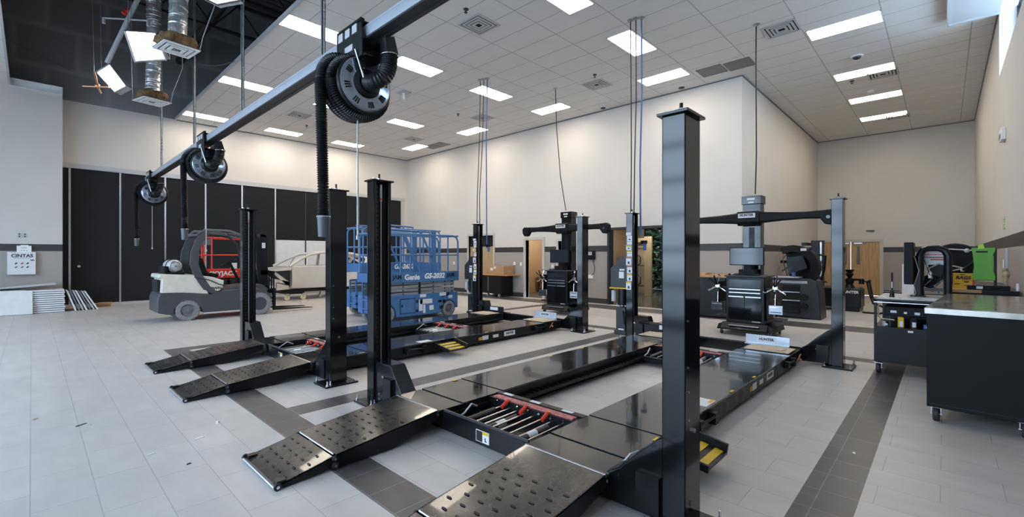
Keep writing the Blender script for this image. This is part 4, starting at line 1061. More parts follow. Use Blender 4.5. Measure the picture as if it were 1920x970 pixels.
# ================================================================= forklift (faces +x, near side at y = 12.7)
def wheel(nm, x, y, z, r, w, parent, tyre, rim, tread=False, n=32):
    """wheel with its axle along y; y is the outer face"""
    q = MB(); q.lathe([(r * .62, 0), (r * .92, 0), (r, w * .12), (r, w * .88), (r * .92, w), (r * .62, w)], (x, y, z), 'y', n)
    if tread:
        for k in range(18):
            a = 2 * PI * k / 18; q.X = Matrix.Translation((x, y + w / 2, z)) @ Matrix.Rotation(-a, 4, 'Y')
            q.box(r * .96, r * 1.025, -w * .46, w * .46, -r * .08, r * .08)
        q.X = Matrix.Identity(4)
    o = part(nm, q, tyre, parent)
    q = MB(); q.lathe([(.001, .025), (r * .14, .02), (r * .2, .035), (r * .5, .045), (r * .6, .012), (r * .64, .0), (r * .64, w)], (x, y, z), 'y', n)
    part('wheel_rim', q, rim, o)
    q = MB()
    for k in range(5): a = 2 * PI * k / 5; q.cyl((x + r * .3 * math.cos(a), y + .045, z + r * .3 * math.sin(a)), (x + r * .3 * math.cos(a), y + .025, z + r * .3 * math.sin(a)), r * .05, n=6)
    parts('wheel_nut', q, 'grey', o)
    return o
fy, fw = 12.7, 1.05
t = thing('forklift', 'cream and charcoal forklift truck with a gas bottle, parked by the dark partition', 'forklift', (3.0, fy + .5, 0))
q = MB(); q.prism([(1.93, .22), (2.1, .17), (2.22, .16), (2.24, .3), (2.36, .42), (2.49, .46), (2.62, .42), (2.74, .3), (2.80, .16), (4.25, .12), (4.3, .5), (3.9, .70), (3.2, .66), (2.95, .58), (2.4, .64), (1.98, .66), (1.93, .55)], 'y', fy, fy + fw)
part('chassis', q, 'forkg', t, bev=.015)
q = MB(); q.prism([(2.0, .66), (2.4, .645), (2.92, .585), (2.70, 1.05), (1.97, 1.09), (1.95, 1.0), (2.02, .98)], 'y', fy + .02, fy + fw - .02)
part('counterweight', q, 'cream', t, bev=.02)
part('rear_grille', MB().box(1.955, 2.0, fy + .2, fy + .85, .68, .95), 'shadow', t)
q = MB(); q.prism([(2.84, .66), (3.12, .65), (3.2, .72), (3.23, .90), (3.0, .99), (2.62, 1.06), (2.66, .9)], 'y', fy + .02, fy + fw - .02)
sb = part('side_panel', q, 'cream', t, bev=.015)
text('maker_name', 'CROWN', .085, 'blk', sb, (2.98, fy + .016, .72), '-y', .001, .003, sx=1.15)
part('hood_cable', MB().tube([(2.62, fy + .0, 1.0), (2.9, fy + .0, .93), (3.1, fy + .0, .82), (3.24, fy + .0, .78)], .012, 6), 'rubber', t)
q = MB(); q.prism([(3.1, .6), (4.2, .55), (4.22, .66), (4.05, .78), (3.5, .74), (3.24, .70)], 'y', fy + .03, fy + fw - .03); part('cowl', q, 'forkg', t, bev=.01)
for yy in (fy, fy + fw - .07):
    pts = [(3.02, .60), (2.84, .75), (2.70, 1.0), (2.60, 1.3), (2.62, 1.6), (2.72, 1.9), (2.86, 2.06)]
    out = [(a - .07, b) for a, b in pts]; inn = [(a + .10, b) for a, b in reversed(pts)]
    part('rear_pillar', MB().prism(out + inn, 'y', yy, yy + .07), 'forkg', t, bev=.006)
    part('front_pillar', MB().tube([(3.3, yy + .03, 2.04), (3.6, yy + .03, 1.98), (3.78, yy + .03, 1.8), (3.88, yy + .03, 1.3), (3.9, yy + .03, .7)], .03, 8), 'dgrey', t)
q = MB()
for k in range(7): q.bar((2.75, fy + .08 + k * .15, 2.10), (3.62, fy + .08 + k * .15, 2.03), .03, .02)
q.tube([(2.7, fy + .02, 2.0), (2.82, fy + .02, 2.12), (3.35, fy + .02, 2.11), (3.7, fy + .02, 1.98), (3.7, fy + fw - .04, 1.98), (3.35, fy + fw - .04, 2.11), (2.82, fy + fw - .04, 2.12), (2.7, fy + fw - .04, 2.0)], .028, 8, closed=True)
part('overhead_guard', q, 'guardg', t)
q = MB(); q.prism([(2.75, .98), (3.15, .95), (3.2, 1.05), (2.95, 1.1), (2.86, 1.42), (2.76, 1.5), (2.70, 1.25)], 'y', fy + .3, fy + .78); part('seat', q, 'blackp', t, bev=.03)
part('steering_column', MB().cyl((3.7, fy + .5, .8), (3.48, fy + .5, 1.3), .035), 'blackp', t)
part('steering_wheel', MB().ring((0, 0, 0), 'z', .17, .016, 24, 8), 'blackp', t)
sw = t.children[-1]; sw.location = Vector((3.46, fy + .5, 1.33)) - t.location; sw.rotation_euler = (0, R(-28), 0)
# fix: ring was built round the world origin
sw.data.transform(Matrix.Translation(WORLD[t.name]))
q = MB(); q.tube([(2.05, fy + .1, 1.26), (2.08, fy + .1, 1.26), (2.14, fy + .1, 1.26)], [.05, .1, .15], 20)
q = MB(); q.lathe([(.001, 0), (.06, .01), (.12, .05), (.15, .12), (.15, .62), (.12, .7), (.06, .73), (.001, .74)], (2.28, fy + .12, 1.26), 'y', 24)
gb = part('gas_bottle', q, 'lgrey', t, 'silver gas bottle')
part('bottle_collar', MB().ring((2.28, fy + .1, 1.26), 'y', .11, .015, 20, 6).cyl((2.28, fy + .04, 1.26), (2.28, fy + .12, 1.26), .025), 'steel', gb)
q = MB()
for yy in (fy + .3, fy + .7): q.ring((2.28, yy, 1.26), 'y', .158, .01, 24, 6)
parts('bottle_strap', q, 'blackm', gb)
part('bottle_cradle', MB().box(2.1, 2.46, fy + .15, fy + .85, 1.06, 1.12).box(2.08, 2.14, fy + .15, fy + .85, 1.1, 1.26), 'blackm', t)
for x, r in ((2.49, .235), (4.02, .28)):
    wheel('wheel', x, fy - .02, r, r, .2, t, 'rubberg', 'grey', True); wheel('wheel', x, fy + fw - .16, r, r, .2, t, 'rubberg', 'grey', True)
part('side_skirt', MB().box(2.8, 3.72, fy - .015, fy + .01, .13, .16), 'lgrey', t)
q = MB()
for yy in (fy + .2, fy + .80):
    q.prism([(4.10, .14), (4.30, .14), (4.26, 2.04), (3.96, 2.08)], 'y', yy, yy + .09)
q.prism([(3.96, 2.0), (4.24, 1.98), (4.22, 2.08), (3.98, 2.1)], 'y', fy + .2, fy + .89); q.prism([(4.1, 1.0), (4.3, 1.0), (4.29, 1.12), (4.1, 1.12)], 'y', fy + .2, fy + .89)
ms = part('mast', q, 'blackm', t, bev=.005)
for yy in (fy + .32, fy + .72): part('lift_cylinder', MB().cyl((4.27, yy, .3), (4.1, yy, 1.95), .03), 'steel', ms)
part('lift_chain', MB().bar((4.28, fy + .5, .3), (4.12, fy + .5, 1.9), .03), 'dgrey', ms)
part('mast_label', MB().box(4.13, 4.21, fy + .19, fy + .199, 1.7, 1.84), 'paper', ms)
part('tilt_cylinder', MB().cyl((3.9, fy + .15, .6), (4.22, fy + .15, .75), .035), 'blackm', t)
q = MB()
for z in (.22, .52): q.box(4.36, 4.42, fy + .05, fy + 1.0, z, z + .1)
for k in range(6): q.box(4.37, 4.40, fy + .08 + k * .17, fy + .11 + k * .17, .6, 1.05)
q.box(4.37, 4.40, fy + .05, fy + 1.0, 1.05, 1.1)
part('carriage', q, 'blackm', t)
for yy in (fy + .2, fy + .74): part('fork', MB().prism([(4.42, .07), (5.45, .05), (5.45, .065), (4.47, .12), (4.47, .64), (4.42, .64)], 'y', yy, yy + .11), 'blackm', t)
part('work_light', MB().box(4.0, 4.08, fy + .15, fy + .3, 1.98, 2.06), 'dgrey', t)

# ================================================================= scissor lifts
def scissor(x0, x1, y0, y1, lab, cm, names, deckz, red=False, diag=True):
    L = x1 - x0
    t = thing('scissor_lift', lab, 'scissor lift', ((x0 + x1) / 2, (y0 + y1) / 2, 0))
    q = MB()
    # chassis with wheel arches
    def arch(cx, r, n=8): return [(cx - r * math.cos(PI * k / n), .19 + r * math.sin(PI * k / n)) for k in range(n + 1)]
    prof = [(x0, .2)] + arch(x0 + .28, .22) + [(x0 + .52, .1), (x1 - .52, .1)] + arch(x1 - .28, .22) + [(x1, .2), (x1, .60), (x0, .60)]
    q.prism(prof, 'y', y0, y1); ch = part('chassis', q, cm, t, bev=.01)
    for xx in (x0 + .28, x1 - .28): 
        wheel('wheel', xx, y0 - .01, .19, .19, .13, t, 'rubberg', 'grey'); wheel('wheel', xx, y1 - .12, .19, .19, .13, t, 'rubberg', 'grey')
    part('battery_tray_door', MB().box(x0 + .62, x0 + 1.0, y0 - .008, y0, .18, .50), cm, ch)
    part('tray_door_gap', MB().box(x0 + .605, x0 + 1.015, y0 - .004, y0, .165, .515), 'shadow', ch)
    parts('door_latch', MB().box(x0 + .64, x0 + .67, y0 - .014, y0 - .008, .32, .38).box(x0 + 1.04, x0 + 1.09, y0 - .01, y0, .4, .46).box(x0 + 1.04, x0 + 1.09, y0 - .01, y0, .18, .24), 'shadow', ch)
    q = MB()
    for (a, b, c, d) in ((1.15, 1.5, .36, .47), (1.12, 1.22, .2, .47), (1.24, 1.3, .14, .34), (1.42, 1.54, .2, .31), (1.15, 1.32, .52, .59), (1.72, 1.92, .52, .60), (L - .3, L - .18, .45, .52), (.08, .2, .46, .55)): q.box(x0 + a, x0 + b, y0 - .006, y0, c, d)
    parts('safety_label', q, 'paper', ch)
    parts('caution_mark', MB().box(x0 + 1.68, x0 + 1.78, y0 - .007, y0, .36, .42).box(x0 + 1.82, x0 + 1.9, y0 - .007, y0, .34, .42).box(x0 + 1.72, x0 + 1.84, y0 - .007, y0, .2, .28), 'blk', ch)
    if names[3]: text('owner_mark', names[3], .13, 'navy', ch, (x1 - .38, y0 - .003, .545), '-y', .002, .004)
    # folded scissor arms
    for k in range(4):
        z = .62 + k * .082
        q = MB(); q.bar((x0 + .1, y0 + .05, z + (.01 if k % 2 else -.008)), (x1 - .1, y0 + .05, z + (-.008 if k % 2 else .01)), .05, .065); q.bar((x0 + .1, y1 - .05, z), (x1 - .1, y1 - .05, z), .05, .065)
        ar = part('scissor_arm', q, 'armg' if not red else 'dgrey', t)
        q = MB()
        for xx in (x0 + .2, x0 + .7, (x0 + x1) / 2, x1 - .75, x1 - .4, x1 - .18): q.cyl((xx, y0 + .015, z), (xx, y0 + .03, z), .016 if xx != (x0 + x1) / 2 else .035, n=10)
        parts('pivot_pin', q, 'blackm', ar)
    part('lift_ram', MB().cyl((x0 + .3, (y0 + y1) / 2, .7), (x1 - .4, (y0 + y1) / 2, .8), .06), 'lgrey', t)
    # platform
    dz = deckz
    part('deck', MB().box(x0, x1, y0, y1, dz, dz + .05), cm, t)
    q = MB(); q.box(x0 - .01, x1 + .02, y0 - .02, y0 + .0, dz - .02, dz + .22); q.box(x0 - .01, x1 + .02, y1, y1 + .02, dz - .02, dz + .22); q.box(x0 - .02, x0, y0, y1, dz, dz + .2); q.box(x1, x1 + .02, y0, y1, dz, dz + .2)
    kp = part('toe_board', q, cm, t, bev=.004)
    if names[0]: text('maker_name', names[0], .17, 'wht', kp, (x0 + L * .40, y0 - .022, dz + .10), '-y', .003, .006)
    if names[1]: text('model_name', names[1], .17, 'wht', kp, (x0 + L * (.675 if diag else .5), y0 - .022, dz + .115), '-y', .003, .007, shear=.25)
    if names[2]:
        text('owner_mark', names[2], .14, 'navy', kp, (x1 - .25, y0 - .022, dz + .12), '-y', .003, .004); text('owner_mark', names[2], .14, 'navy', kp, (x0 + .52, y0 - .022, dz + .11), '-y', .003, .004)
    # guard rails
    zt = dz + 1.1
    for (ya) in (y0 + .0, y1 - .0):
        q = MB()
        q.tube([(x0 + .05, ya, dz + .2), (x0 + .05, ya, zt - .1), (x0 + .08, ya, zt - .03), (x0 + .15, ya, zt), (x1 - .15, ya, zt), (x1 - .05, ya, zt - .04), (x1, ya, zt - .13), (x1, ya, dz + .2)], .022, 8)
        q.tube([(x0 + .05, ya, dz + .62), (x1, ya, dz + .62)], .018, 8)
        q.tube([(x0 + .3, ya + .04, zt + .1), (x0 + L * .62, ya + .04, zt + .07)], .022, 8) if not red else None
        for k, f_ in enumerate((.27, .5, .62) if not red else (.2,)): q.tube([(x0 + L * f_, ya, dz + .2), (x0 + L * f_, ya, zt + (.08 if k else 0) * (0 if red else 1))], .02, 8)
        if not red and diag:
            q.bar((x0 + L * .32, ya, zt - .02), (x0 + L * .5, ya, dz + .25), .03, .04); q.bar((x0 + L * .53, ya, zt - .02), (x0 + L * .66, ya, dz + .5), .03, .04); q.box(x0 + L * .655, x0 + L * .70, ya - .015, ya + .02, dz + .2, zt + .1)
        part('side_rail', q, cm, t)
    for xa in (x0 + .03, x1):
        q = MB(); q.tube([(xa, y0, zt), (xa, y1, zt)], .022, 8); q.tube([(xa, y0, dz + .62), (xa, y1, dz + .62)], .018, 8); q.tube([(xa, (y0 + y1) / 2, dz + .2), (xa, (y0 + y1) / 2, zt)], .02, 8)
        part('end_rail', q, cm, t)
    part('control_box', MB().box(x0 + .1, x0 + .3, y0 + .02, y0 + .2, dz + .9, dz + 1.12), 'grey', t)
    q = MB(); q.box(x0 + L * .52, x0 + L * .64, y0 - .015, y0 + .0, dz + .24, dz + .40); part('rail_sign', q, 'blue' if not red else 'paper', t)
    part('access_ladder', MB().box(x0 - .06, x0 - .03, y0 + .15, y0 + .5, .3, .33).box(x0 - .06, x0 - .03, y0 + .15, y0 + .5, .5, .53).box(x0 - .06, x0 - .03, y0 + .15, y0 + .18, .2, .9).box(x0 - .06, x0 - .03, y0 + .47, y0 + .5, .2, .9).box(x0 - .03, x0, y0 + .15, y0 + .5, .24, .28), cm, t)
    return t
scissor(5.16, 7.46, 8.98, 9.78, 'blue scissor lift with white lettering standing right behind the farther alignment lift', 'blue', ('Genie', 'GS-2032', 'JAM', 'JAM'), .90)
scissor(5.55, 7.95, 10.35, 11.15, 'second blue scissor lift, mostly hidden behind the first one, its top rails showing', 'blue', ('', 'GS-2632', '', ''), 1.10, diag=False)
scissor(3.15, 4.55, 14.7, 15.5, 'red scissor lift seen through the forklift cab', 'red', ('SKYJACK', '', '', ''), .90, True)

# ================================================================= bare car body on a dolly
cy0, cy1 = 15.95, 17.55
t = thing('unfinished_car', 'bare pale car body without wheels, doors shut, on a wheeled dolly by the partition', 'car', (7.6, 16.7, .45))
side = [(5.50, .95), (5.52, .82), (5.95, .80), (6.02, .45), (6.12, .38), (8.75, .36), (8.85, .55), (8.98, .74), (9.2, .84), (9.42, .78), (9.58, .62), (9.95, .5), (10.15, .62), (10.15, .98), (9.95, 1.14), (9.45, 1.18), (8.75, 1.20), (6.05, 1.16), (5.8, 1.10)]
q = MB()
for a, b in ((cy0, cy0 + .1), (cy1 - .1, cy1)):
    q.prism([(6.02, .40), (8.72, .36), (8.85, .55), (8.98, .74), (9.2, .86), (9.42, .78), (9.58, .62), (9.95, .5), (10.15, .62), (10.12, .98), (9.95, 1.1), (9.4, 1.17), (8.75, 1.18), (6.05, 1.14)], 'y', a, b)
sh = part('body_sides', q, 'carb', t, bev=.03)
q = MB()
def pil(pts, w, ya): q.tube([(a, ya(b), b) for a, b in pts], w, 8)
near = lambda z: cy0 + .05 + .28 * max(0, (z - 1.15)) / .45
farr = lambda z: cy1 - .05 - .28 * max(0, (z - 1.15)) / .45
for f_ in (near, farr):
    pil([(5.98, 1.14), (6.4, 1.38), (6.75, 1.54), (7.2, 1.62), (7.8, 1.64), (8.4, 1.58), (8.9, 1.42), (9.35, 1.22), (9.7, 1.16)], .045, f_)
    pil([(6.55, 1.16), (6.62, 1.40), (6.7, 1.5)], .02, f_) 
    pil([(7.55, 1.16), (7.5, 1.62)], .05, f_); pil([(8.75, 1.17), (8.85, 1.3), (8.9, 1.42)], .07, f_)
part('pillars', q, 'carb', t)
q = MB(); q._add([(x, y, z + (0 if y in (0,) else .0)) for x, z in ((6.75, 1.555), (7.2, 1.64), (7.8, 1.665), (8.4, 1.60), (8.9, 1.44)) for y in (cy0 + .36, cy0 + .8, cy1 - .36)], [(i * 3 + j, i * 3 + j + 1, (i + 1) * 3 + j + 1, (i + 1) * 3 + j) for i in range(4) for j in range(2)])
o = part('roof', q, 'carb', t); o.modifiers.new('solid', 'SOLIDIFY').thickness = .02
q = MB(); q.box(8.75, 10.1, cy0 + .1, cy1 - .1, 1.1, 1.16); q.box(6.0, 6.1, cy0 + .1, cy1 - .1, .45, 1.14); q.box(6.1, 8.8, cy0 + .1, cy1 - .1, .38, .42)
part('boot_and_bulkhead', q, 'carb', t)
q = MB(); q.prism([(6.04, 1.02), (6.05, .50), (7.45, .44), (7.45, 1.06)], 'y', cy0 - .006, cy0 + .0); q.prism([(7.47, 1.06), (7.47, .44), (8.68, .42), (8.8, .7), (8.85, 1.08)], 'y', cy0 - .006, cy0)
dr = part('doors', q, 'carb', t, bev=.004)
parts('door_handle_hole', MB().box(7.2, 7.26, cy0 - .009, cy0 - .005, 1.0, 1.03).box(7.32, 7.4, cy0 - .009, cy0 - .005, 1.0, 1.03).box(8.5, 8.58, cy0 - .009, cy0 - .005, 1.03, 1.06), 'shadow', dr)
part('door_gap', MB().box(7.45, 7.47, cy0 - .004, cy0, .44, 1.1).box(6.02, 6.035, cy0 - .004, cy0, .5, 1.05), 'shadow', dr)
q = MB()
for a in (cy0 + .12, cy1 - .22):
    q.prism([(5.35, .98), (6.05, 1.02), (6.05, 1.12), (5.7, 1.08), (5.35, 1.04)], 'y', a - .1, a + .12); q.prism([(5.5, .62), (6.05, .48), (6.05, .62), (5.5, .74)], 'y', a, a + .1)
    q.prism([(5.45, .98), (5.55, .98), (6.02, .6), (6.02, .5), (5.9, .52)], 'y', a, a + .08); q.prism([(5.6, .35), (6.1, .38), (6.1, .5), (5.6, .62)], 'y', a, a + .1)
q.box(5.35, 5.42, cy0 + .1, cy1 - .1, .98, 1.04); q.box(5.5, 5.56, cy0 + .1, cy1 - .1, .5, .62)
part('front_frame', q, 'carb', t, 'open front frame without bonnet or wings')
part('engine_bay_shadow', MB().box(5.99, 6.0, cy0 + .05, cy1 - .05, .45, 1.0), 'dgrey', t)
q = MB(); q.lathe([(.34, 0), (.36, .02), (.34, .3), (.001, .3)], (9.2, cy0 + .01, .5), 'y', 24); 
t2 = thing('car_dolly', 'low black dolly with cream castors carrying the bare car body', 'dolly', (7.6, 16.7, 0))
part('frame', MB().box(5.75, 9.9, cy0 + .15, cy0 + .25, .26, .35).box(5.75, 9.9, cy1 - .25, cy1 - .15, .26, .35).box(5.9, 6.5, cy0 + .1, cy1 - .1, .2, .27).box(9.0, 9.7, cy0 + .1, cy1 - .1, .2, .27).box(7.5, 7.6, cy0 + .1, cy1 - .1, .26, .33), 'blackm', t2)
for x in (5.92, 6.45, 9.15, 9.65):
    for y in (cy0 + .12, cy1 - .12):
        c_ = part('castor', MB().cyl((x, y - .025, .09), (x, y + .025, .09), .09, n=24), 'castor', t2)
        part('castor_fork', MB().prism([(x - .02, .09), (x + .02, .09), (x + .07, .22), (x - .03, .22)], 'y', y - .04, y + .04), 'steel', c_)
part('jack_stand', MB().prism([(7.0, .06), (7.08, .06), (7.16, .24), (7.08, .24)], 'y', cy0 + .1, cy0 + .2), 'galv', t2)

# ================================================================= left wall group
t = thing('first_aid_cabinet', 'white supply cabinet with blue lettering on the wall above the stacked panels', 'cabinet', (-.18, 17.94, 1.0))
bd = part('cabinet_body', MB().box(-.44, .08, 17.80, 17.946, 1.0, 1.6), 'offw', t, bev=.01)
text('supplier_name', 'CINTAS', .115, 'navy', bd, (-.17, 17.798, 1.50), '-y', .001, .004)
part('small_print', MB().box(-.33, -.02, 17.797, 17.80, 1.435, 1.442), 'grey', bd)
part('print_bar', MB().box(-.02, .05, 17.797, 17.80, 1.37, 1.395), 'navy', bd)
for i, (x, z, m) in enumerate([(-.28, 1.3, 'navy'), (-.17, 1.3, 'red'), (-.07, 1.3, 'navy'), (-.28, 1.2, 'grey'), (-.17, 1.2, 'grey'), (-.07, 1.2, 'navy')]):
    part('product_icon', MB().prism([(x - .03, z - .02), (x, z - .025), (x + .03, z + .01), (x + .02, z + .025), (x - .01, z + .015)], 'y', 17.797, 17.80), m, bd)
t = thing('notice_box', 'small white dispenser box sitting on top of the white wall cabinet', 'box', (-.15, 17.9, 1.6))
part('box_body', MB().box(-.27, 0, 17.82, 17.94, 1.6, 1.77).box(-.2, -.06, 17.82, 17.94, 1.77, 1.79), 'white', t)
parts('print_mark', MB().box(-.19, -.08, 17.818, 17.82, 1.71, 1.72).box(-.2, -.17, 17.818, 17.82, 1.64, 1.65).box(-.15, -.12, 17.818, 17.82, 1.64, 1.65).box(-.1, -.07, 17.818, 17.82, 1.64, 1.65), 'blk', t)
t = thing('double_outlet', 'double power outlet with four sockets high on the left wall above the dark band', 'outlet', (-.16, 17.94, 2.0))
for i, x in enumerate((-.22, -.12)):
    pl = part('cover_plate', MB().box(x - .045, x + .045, 17.93, 17.94, 1.99, 2.11), 'lgrey', t)
    for z in (2.02, 2.08): part('socket', MB().cyl((x, 17.926, z), (x, 17.932, z), .017), 'dgrey', pl)
# stacked ceiling panels
nst = 11; z = 0
for k in range(nst):
    h = .055; dx = random.uniform(-.015, .015); lab = 'pale panel in the flat stack by the left wall, ' + (['bottommost of the stack', 'second from the bottom', 'third from the bottom', 'fourth from the bottom', 'fifth from the bottom', 'sixth from the bottom', 'fifth from the top', 'fourth from the top', 'third from the top', 'second from the top', 'topmost of the stack'][k])
    q = MB(); q.mt(0).box(-1.9, .62 + dx, 17.12 + dx, 17.90, z + .012, z + h - .004).mt(1).box(-1.88, .60 + dx, 17.14 + dx, 17.89, z, z + .012)
    solo('ceiling_panel', q, ['offw', 'grey'], lab, 'panel', 'stacked ceiling panels', bev=.003); z += h
solo('ceiling_panel', MB().slab((-1.9, 17.15, z + .004), (-.1, 17.15, z + .004), (-.1, 17.8, z + .03), (-1.9, 17.8, z + .03), .02), 'offw', 'loose bent panel lying on the left end of the panel stack', 'panel')
solo('ceiling_panel', MB().prism([(-.9, z + .03), (.45, z + .13), (.46, z + .16), (.40, z + .17), (-.9, z + .06)], 'y', 17.2, 17.8), 'lgrey', 'crooked long strip lying tilted on top of the panel stack', 'panel')
q = MB(); q.slab((-1.6, 16.98, .01), (.02, 16.98, .01), (.02, 17.09, .60), (-1.6, 17.09, .60), .03)
solo('white_sheet_board', q, 'offw', 'large white board leaning against the front of the panel stack', 'board')
for k in range(7):
    x = .68 + k * .06
    q = MB(); tp = .12
    q.slab((x + .17 + k * .015, 17.2 + k * .02, 0), (x + .17 + k * .015, 17.85, 0), (x + .0, 17.85, .56 - k * .008), (x, 17.2 + k * .02, .56 - k * .008), .034)
    solo('leaning_offcut', q, ['offw', 'grey', 'lgrey'][k % 3], 'narrow board leaning on the right end of the panel stack, ' + (['closest to the stack', 'second from the stack', 'third from the stack', 'middle of the seven', 'third from the outside', 'second from the outside', 'outermost'][k]), 'board', 'boards leaning beside the stack')
solo('cardboard_scrap', MB().box(1.3, 1.62, 17.95, 18.1, 0, .07).box(1.34, 1.66, 17.9, 18.05, .07, .13), 'card', 'small brown cardboard scraps on the floor right of the leaning boards', 'cardboard')

# ================================================================= back wall group
t = thing('work_table', 'rolling black cabinet with an overhanging butcher block top under the cardboard box', 'workbench', (11.9, 12.1, 0))
part('table_top', MB().box(11.6, 12.28, 11.25, 13.7, .78, .82), 'wood2', t, bev=.004)
bd = part('cabinet_body', MB().box(11.66, 12.26, 11.6, 13.4, .12, .78), 'blackm', t)
part('door_edge', MB().box(11.65, 11.66, 12.27, 12.29, .2, .72), 'steel', bd)
for y in (11.75, 12.35, 13.2):
    c_ = part('castor', MB().cyl((11.72, y - .02, .055), (11.72, y + .02, .055), .055, n=16), 'lgrey', t)
    part('castor_plate', MB().box(11.69, 11.75, y - .03, y + .03, .06, .12), 'steel', c_)
t = thing('cardboard_box', 'brown cardboard box with white labels on the butcher block table', 'box', (11.9, 12.3, .82))
bx = part('box_body', MB().box(11.68, 12.2, 11.5, 12.35, .82, 1.13), 'card', t, bev=.004)
parts('shipping_label', MB().box(11.676, 11.68, 12.05, 12.18, .96, 1.06).box(11.676, 11.68, 11.9, 12.0, 1.03, 1.10), 'paper', bx)
t = thing('cardboard_box', 'plain brown cardboard box left of the labelled box on the same table', 'box', (11.9, 12.8, .82))
part('box_body', MB().box(11.72, 12.2, 12.40, 13.3, .82, 1.13), 'card', t, bev=.004)
for (y, z, lab) in ((11.54, 1.22, 'white wall switch plate over the table, middle and highest one'), (11.82, 1.05, 'white wall outlet plate lowest and nearest the cardboard box'), (11.22, 1.2, 'white wall switch plate next to the office door frame'), (15.05, 1.2, 'white wall plate seen through the blue scissor lift rails'), (9.75, 1.15, 'white wall plate just right of the office door frame')):
    solo('wall_plate', MB().box(XB - .012, XB, y - .045, y + .045, z - .06, z + .06), 'white', lab, 'wall plate', 'white wall plates', bev=.003)
# office furniture
t = thing('office_desk', 'wooden office desk with hutch seen through the office doorway', 'desk', (14.6, 11.2, 0))
part('desk_top', MB().box(14.2, 15.6, 10.0, 12.1, .72, .76), 'wood', t)
part('desk_hutch', MB().box(15.0, 15.6, 10.0, 12.1, .76, 1.12), 'wood', t)
part('desk_panel', MB().box(14.3, 14.35, 10.1, 12.0, .2, .72), 'wood2', t)
t = thing('office_chair', 'dark swivel office chair in front of the wooden office desk', 'chair', (13.9, 11.3, 0))
part('seat', MB().lathe([(.001, .48), (.22, .48), (.25, .45), (.22, .41), (.001, .41)], (13.9, 11.3, 0)), 'blackp', t)
part('backrest', MB().prism([(11.08, .62), (11.52, .62), (11.54, 1.0), (11.3, 1.08), (11.06, 1.0)], 'x', 14.1, 14.14), 'blackp', t, bev=.01)
part('back_support', MB().bar((14.1, 11.3, .45), (14.14, 11.3, .7), .05), 'blackp', t)
part('gas_lift', MB().cyl((13.9, 11.3, .08), (13.9, 11.3, .42), .03), 'steel', t)
for k in range(5):
    a = k * 2 * PI / 5; part('leg', MB().bar((13.9, 11.3, .10), (13.9 + .3 * math.cos(a), 11.3 + .3 * math.sin(a), .07), .04), 'blackp', t)
    part('castor', MB().cyl((13.9 + .3 * math.cos(a) - .02, 11.3 + .3 * math.sin(a), .03), (13.9 + .3 * math.cos(a) + .02, 11.3 + .3 * math.sin(a), .03), .03, n=12), 'rubber', t)
t = thing('desk_phone_set', 'small dark items standing on the office desk hutch', 'desk items', (15.1, 11.2, 1.12)); part('box', MB().box(15.05, 15.2, 10.9, 11.35, 1.12, 1.2), 'blackp', t); part('jar', MB().cyl((15.1, 10.7, 1.12), (15.1, 10.7, 1.26), .05), 'yellow', t)
# wall phone
t = thing('wall_intercom', 'dark wall mounted card terminal with a coiled cord, right of the far camera tower', 'wall terminal', (XB, 8.2, 1.3))
bd = part('terminal_body', MB().box(XB - .06, XB, 8.02, 8.42, 1.38, 1.66), 'blackp', t, bev=.01)
part('terminal_screen', MB().box(XB - .064, XB - .06, 8.12, 8.32, 1.52, 1.63), 'lgrey', bd)
part('wall_box', MB().box(XB - .04, XB, 8.1, 8.32, .78, .9), 'white', t)
part('cord', MB().tube([(XB - .04, 8.1, 1.38), (XB - .05, 8.02, 1.1), (XB - .05, 8.05, .95), (XB - .04, 8.15, .88)], .01, 6).tube([(XB - .04, 8.35, 1.38), (XB - .04, 8.37, .92)], .01, 6), 'blackp', t)
t = thing('folded_gate', 'tall tan folded gate frame standing in the lobby beyond the opening', 'gate', (15.8, 8.3, 0))
q = MB(); q.box(15.75, 15.87, 7.87, 8.15, 0, 2.22); q.box(15.75, 15.81, 8.75, 8.9, .0, 2.1); q.box(15.75, 15.81, 8.15, 8.75, 2.0, 2.16); part('gate_frame', q, 'tanp', t, bev=.01)
q = MB()
for zc in (.75, 1.5): q.tube([(15.74, 8.45, zc - .38), (15.74, 8.3, zc - .3), (15.74, 8.28, zc - .05), (15.74, 8.5, zc + .1), (15.74, 8.5, zc + .38)], .022, 8)
for zc in (.36, 1.12, 1.88): q.box(15.73, 15.76, 8.15, 8.75, zc, zc + .03)
part('scroll_bars', q, 'dgrey', t)
part('panel', MB().box(15.81, 15.83, 8.15, 8.75, .1, 2.05), 'tanp', t)
# dark planting outside the lobby window
q = MB(); rnd = random.Random(5)
for k in range(5200):
    p = Vector((19.4 + rnd.random() * 1.6, 4.3 + rnd.random() * 6.2, rnd.random() * 3.1)); a = rnd.random() * PI; s = .09 + rnd.random() * .13
    u = Vector((math.cos(a), math.sin(a), rnd.uniform(-.5, .5))) * s; w = Vector((-math.sin(a), math.cos(a), rnd.uniform(-1, 1))) * s * .6
    q._add([p - u, p + w, p + u, p - w], [(0, 1, 2, 3)])
q = part('hedge', q, 'leaf'); tag(q, 'dark green hedge outside the lobby window', 'hedge', kind='stuff')
struct('hedge_sky_block', MB().box(21.3, 21.4, 3.9, 13, 0, 5).box(19, 21.4, 12.9, 13, 0, 5), 'beige')  # added dark backing that blocks bright sky between the leaves
struct('floor_outside', MB().box(19, 24, 3.9, 12, -.05, 0), 'grey')

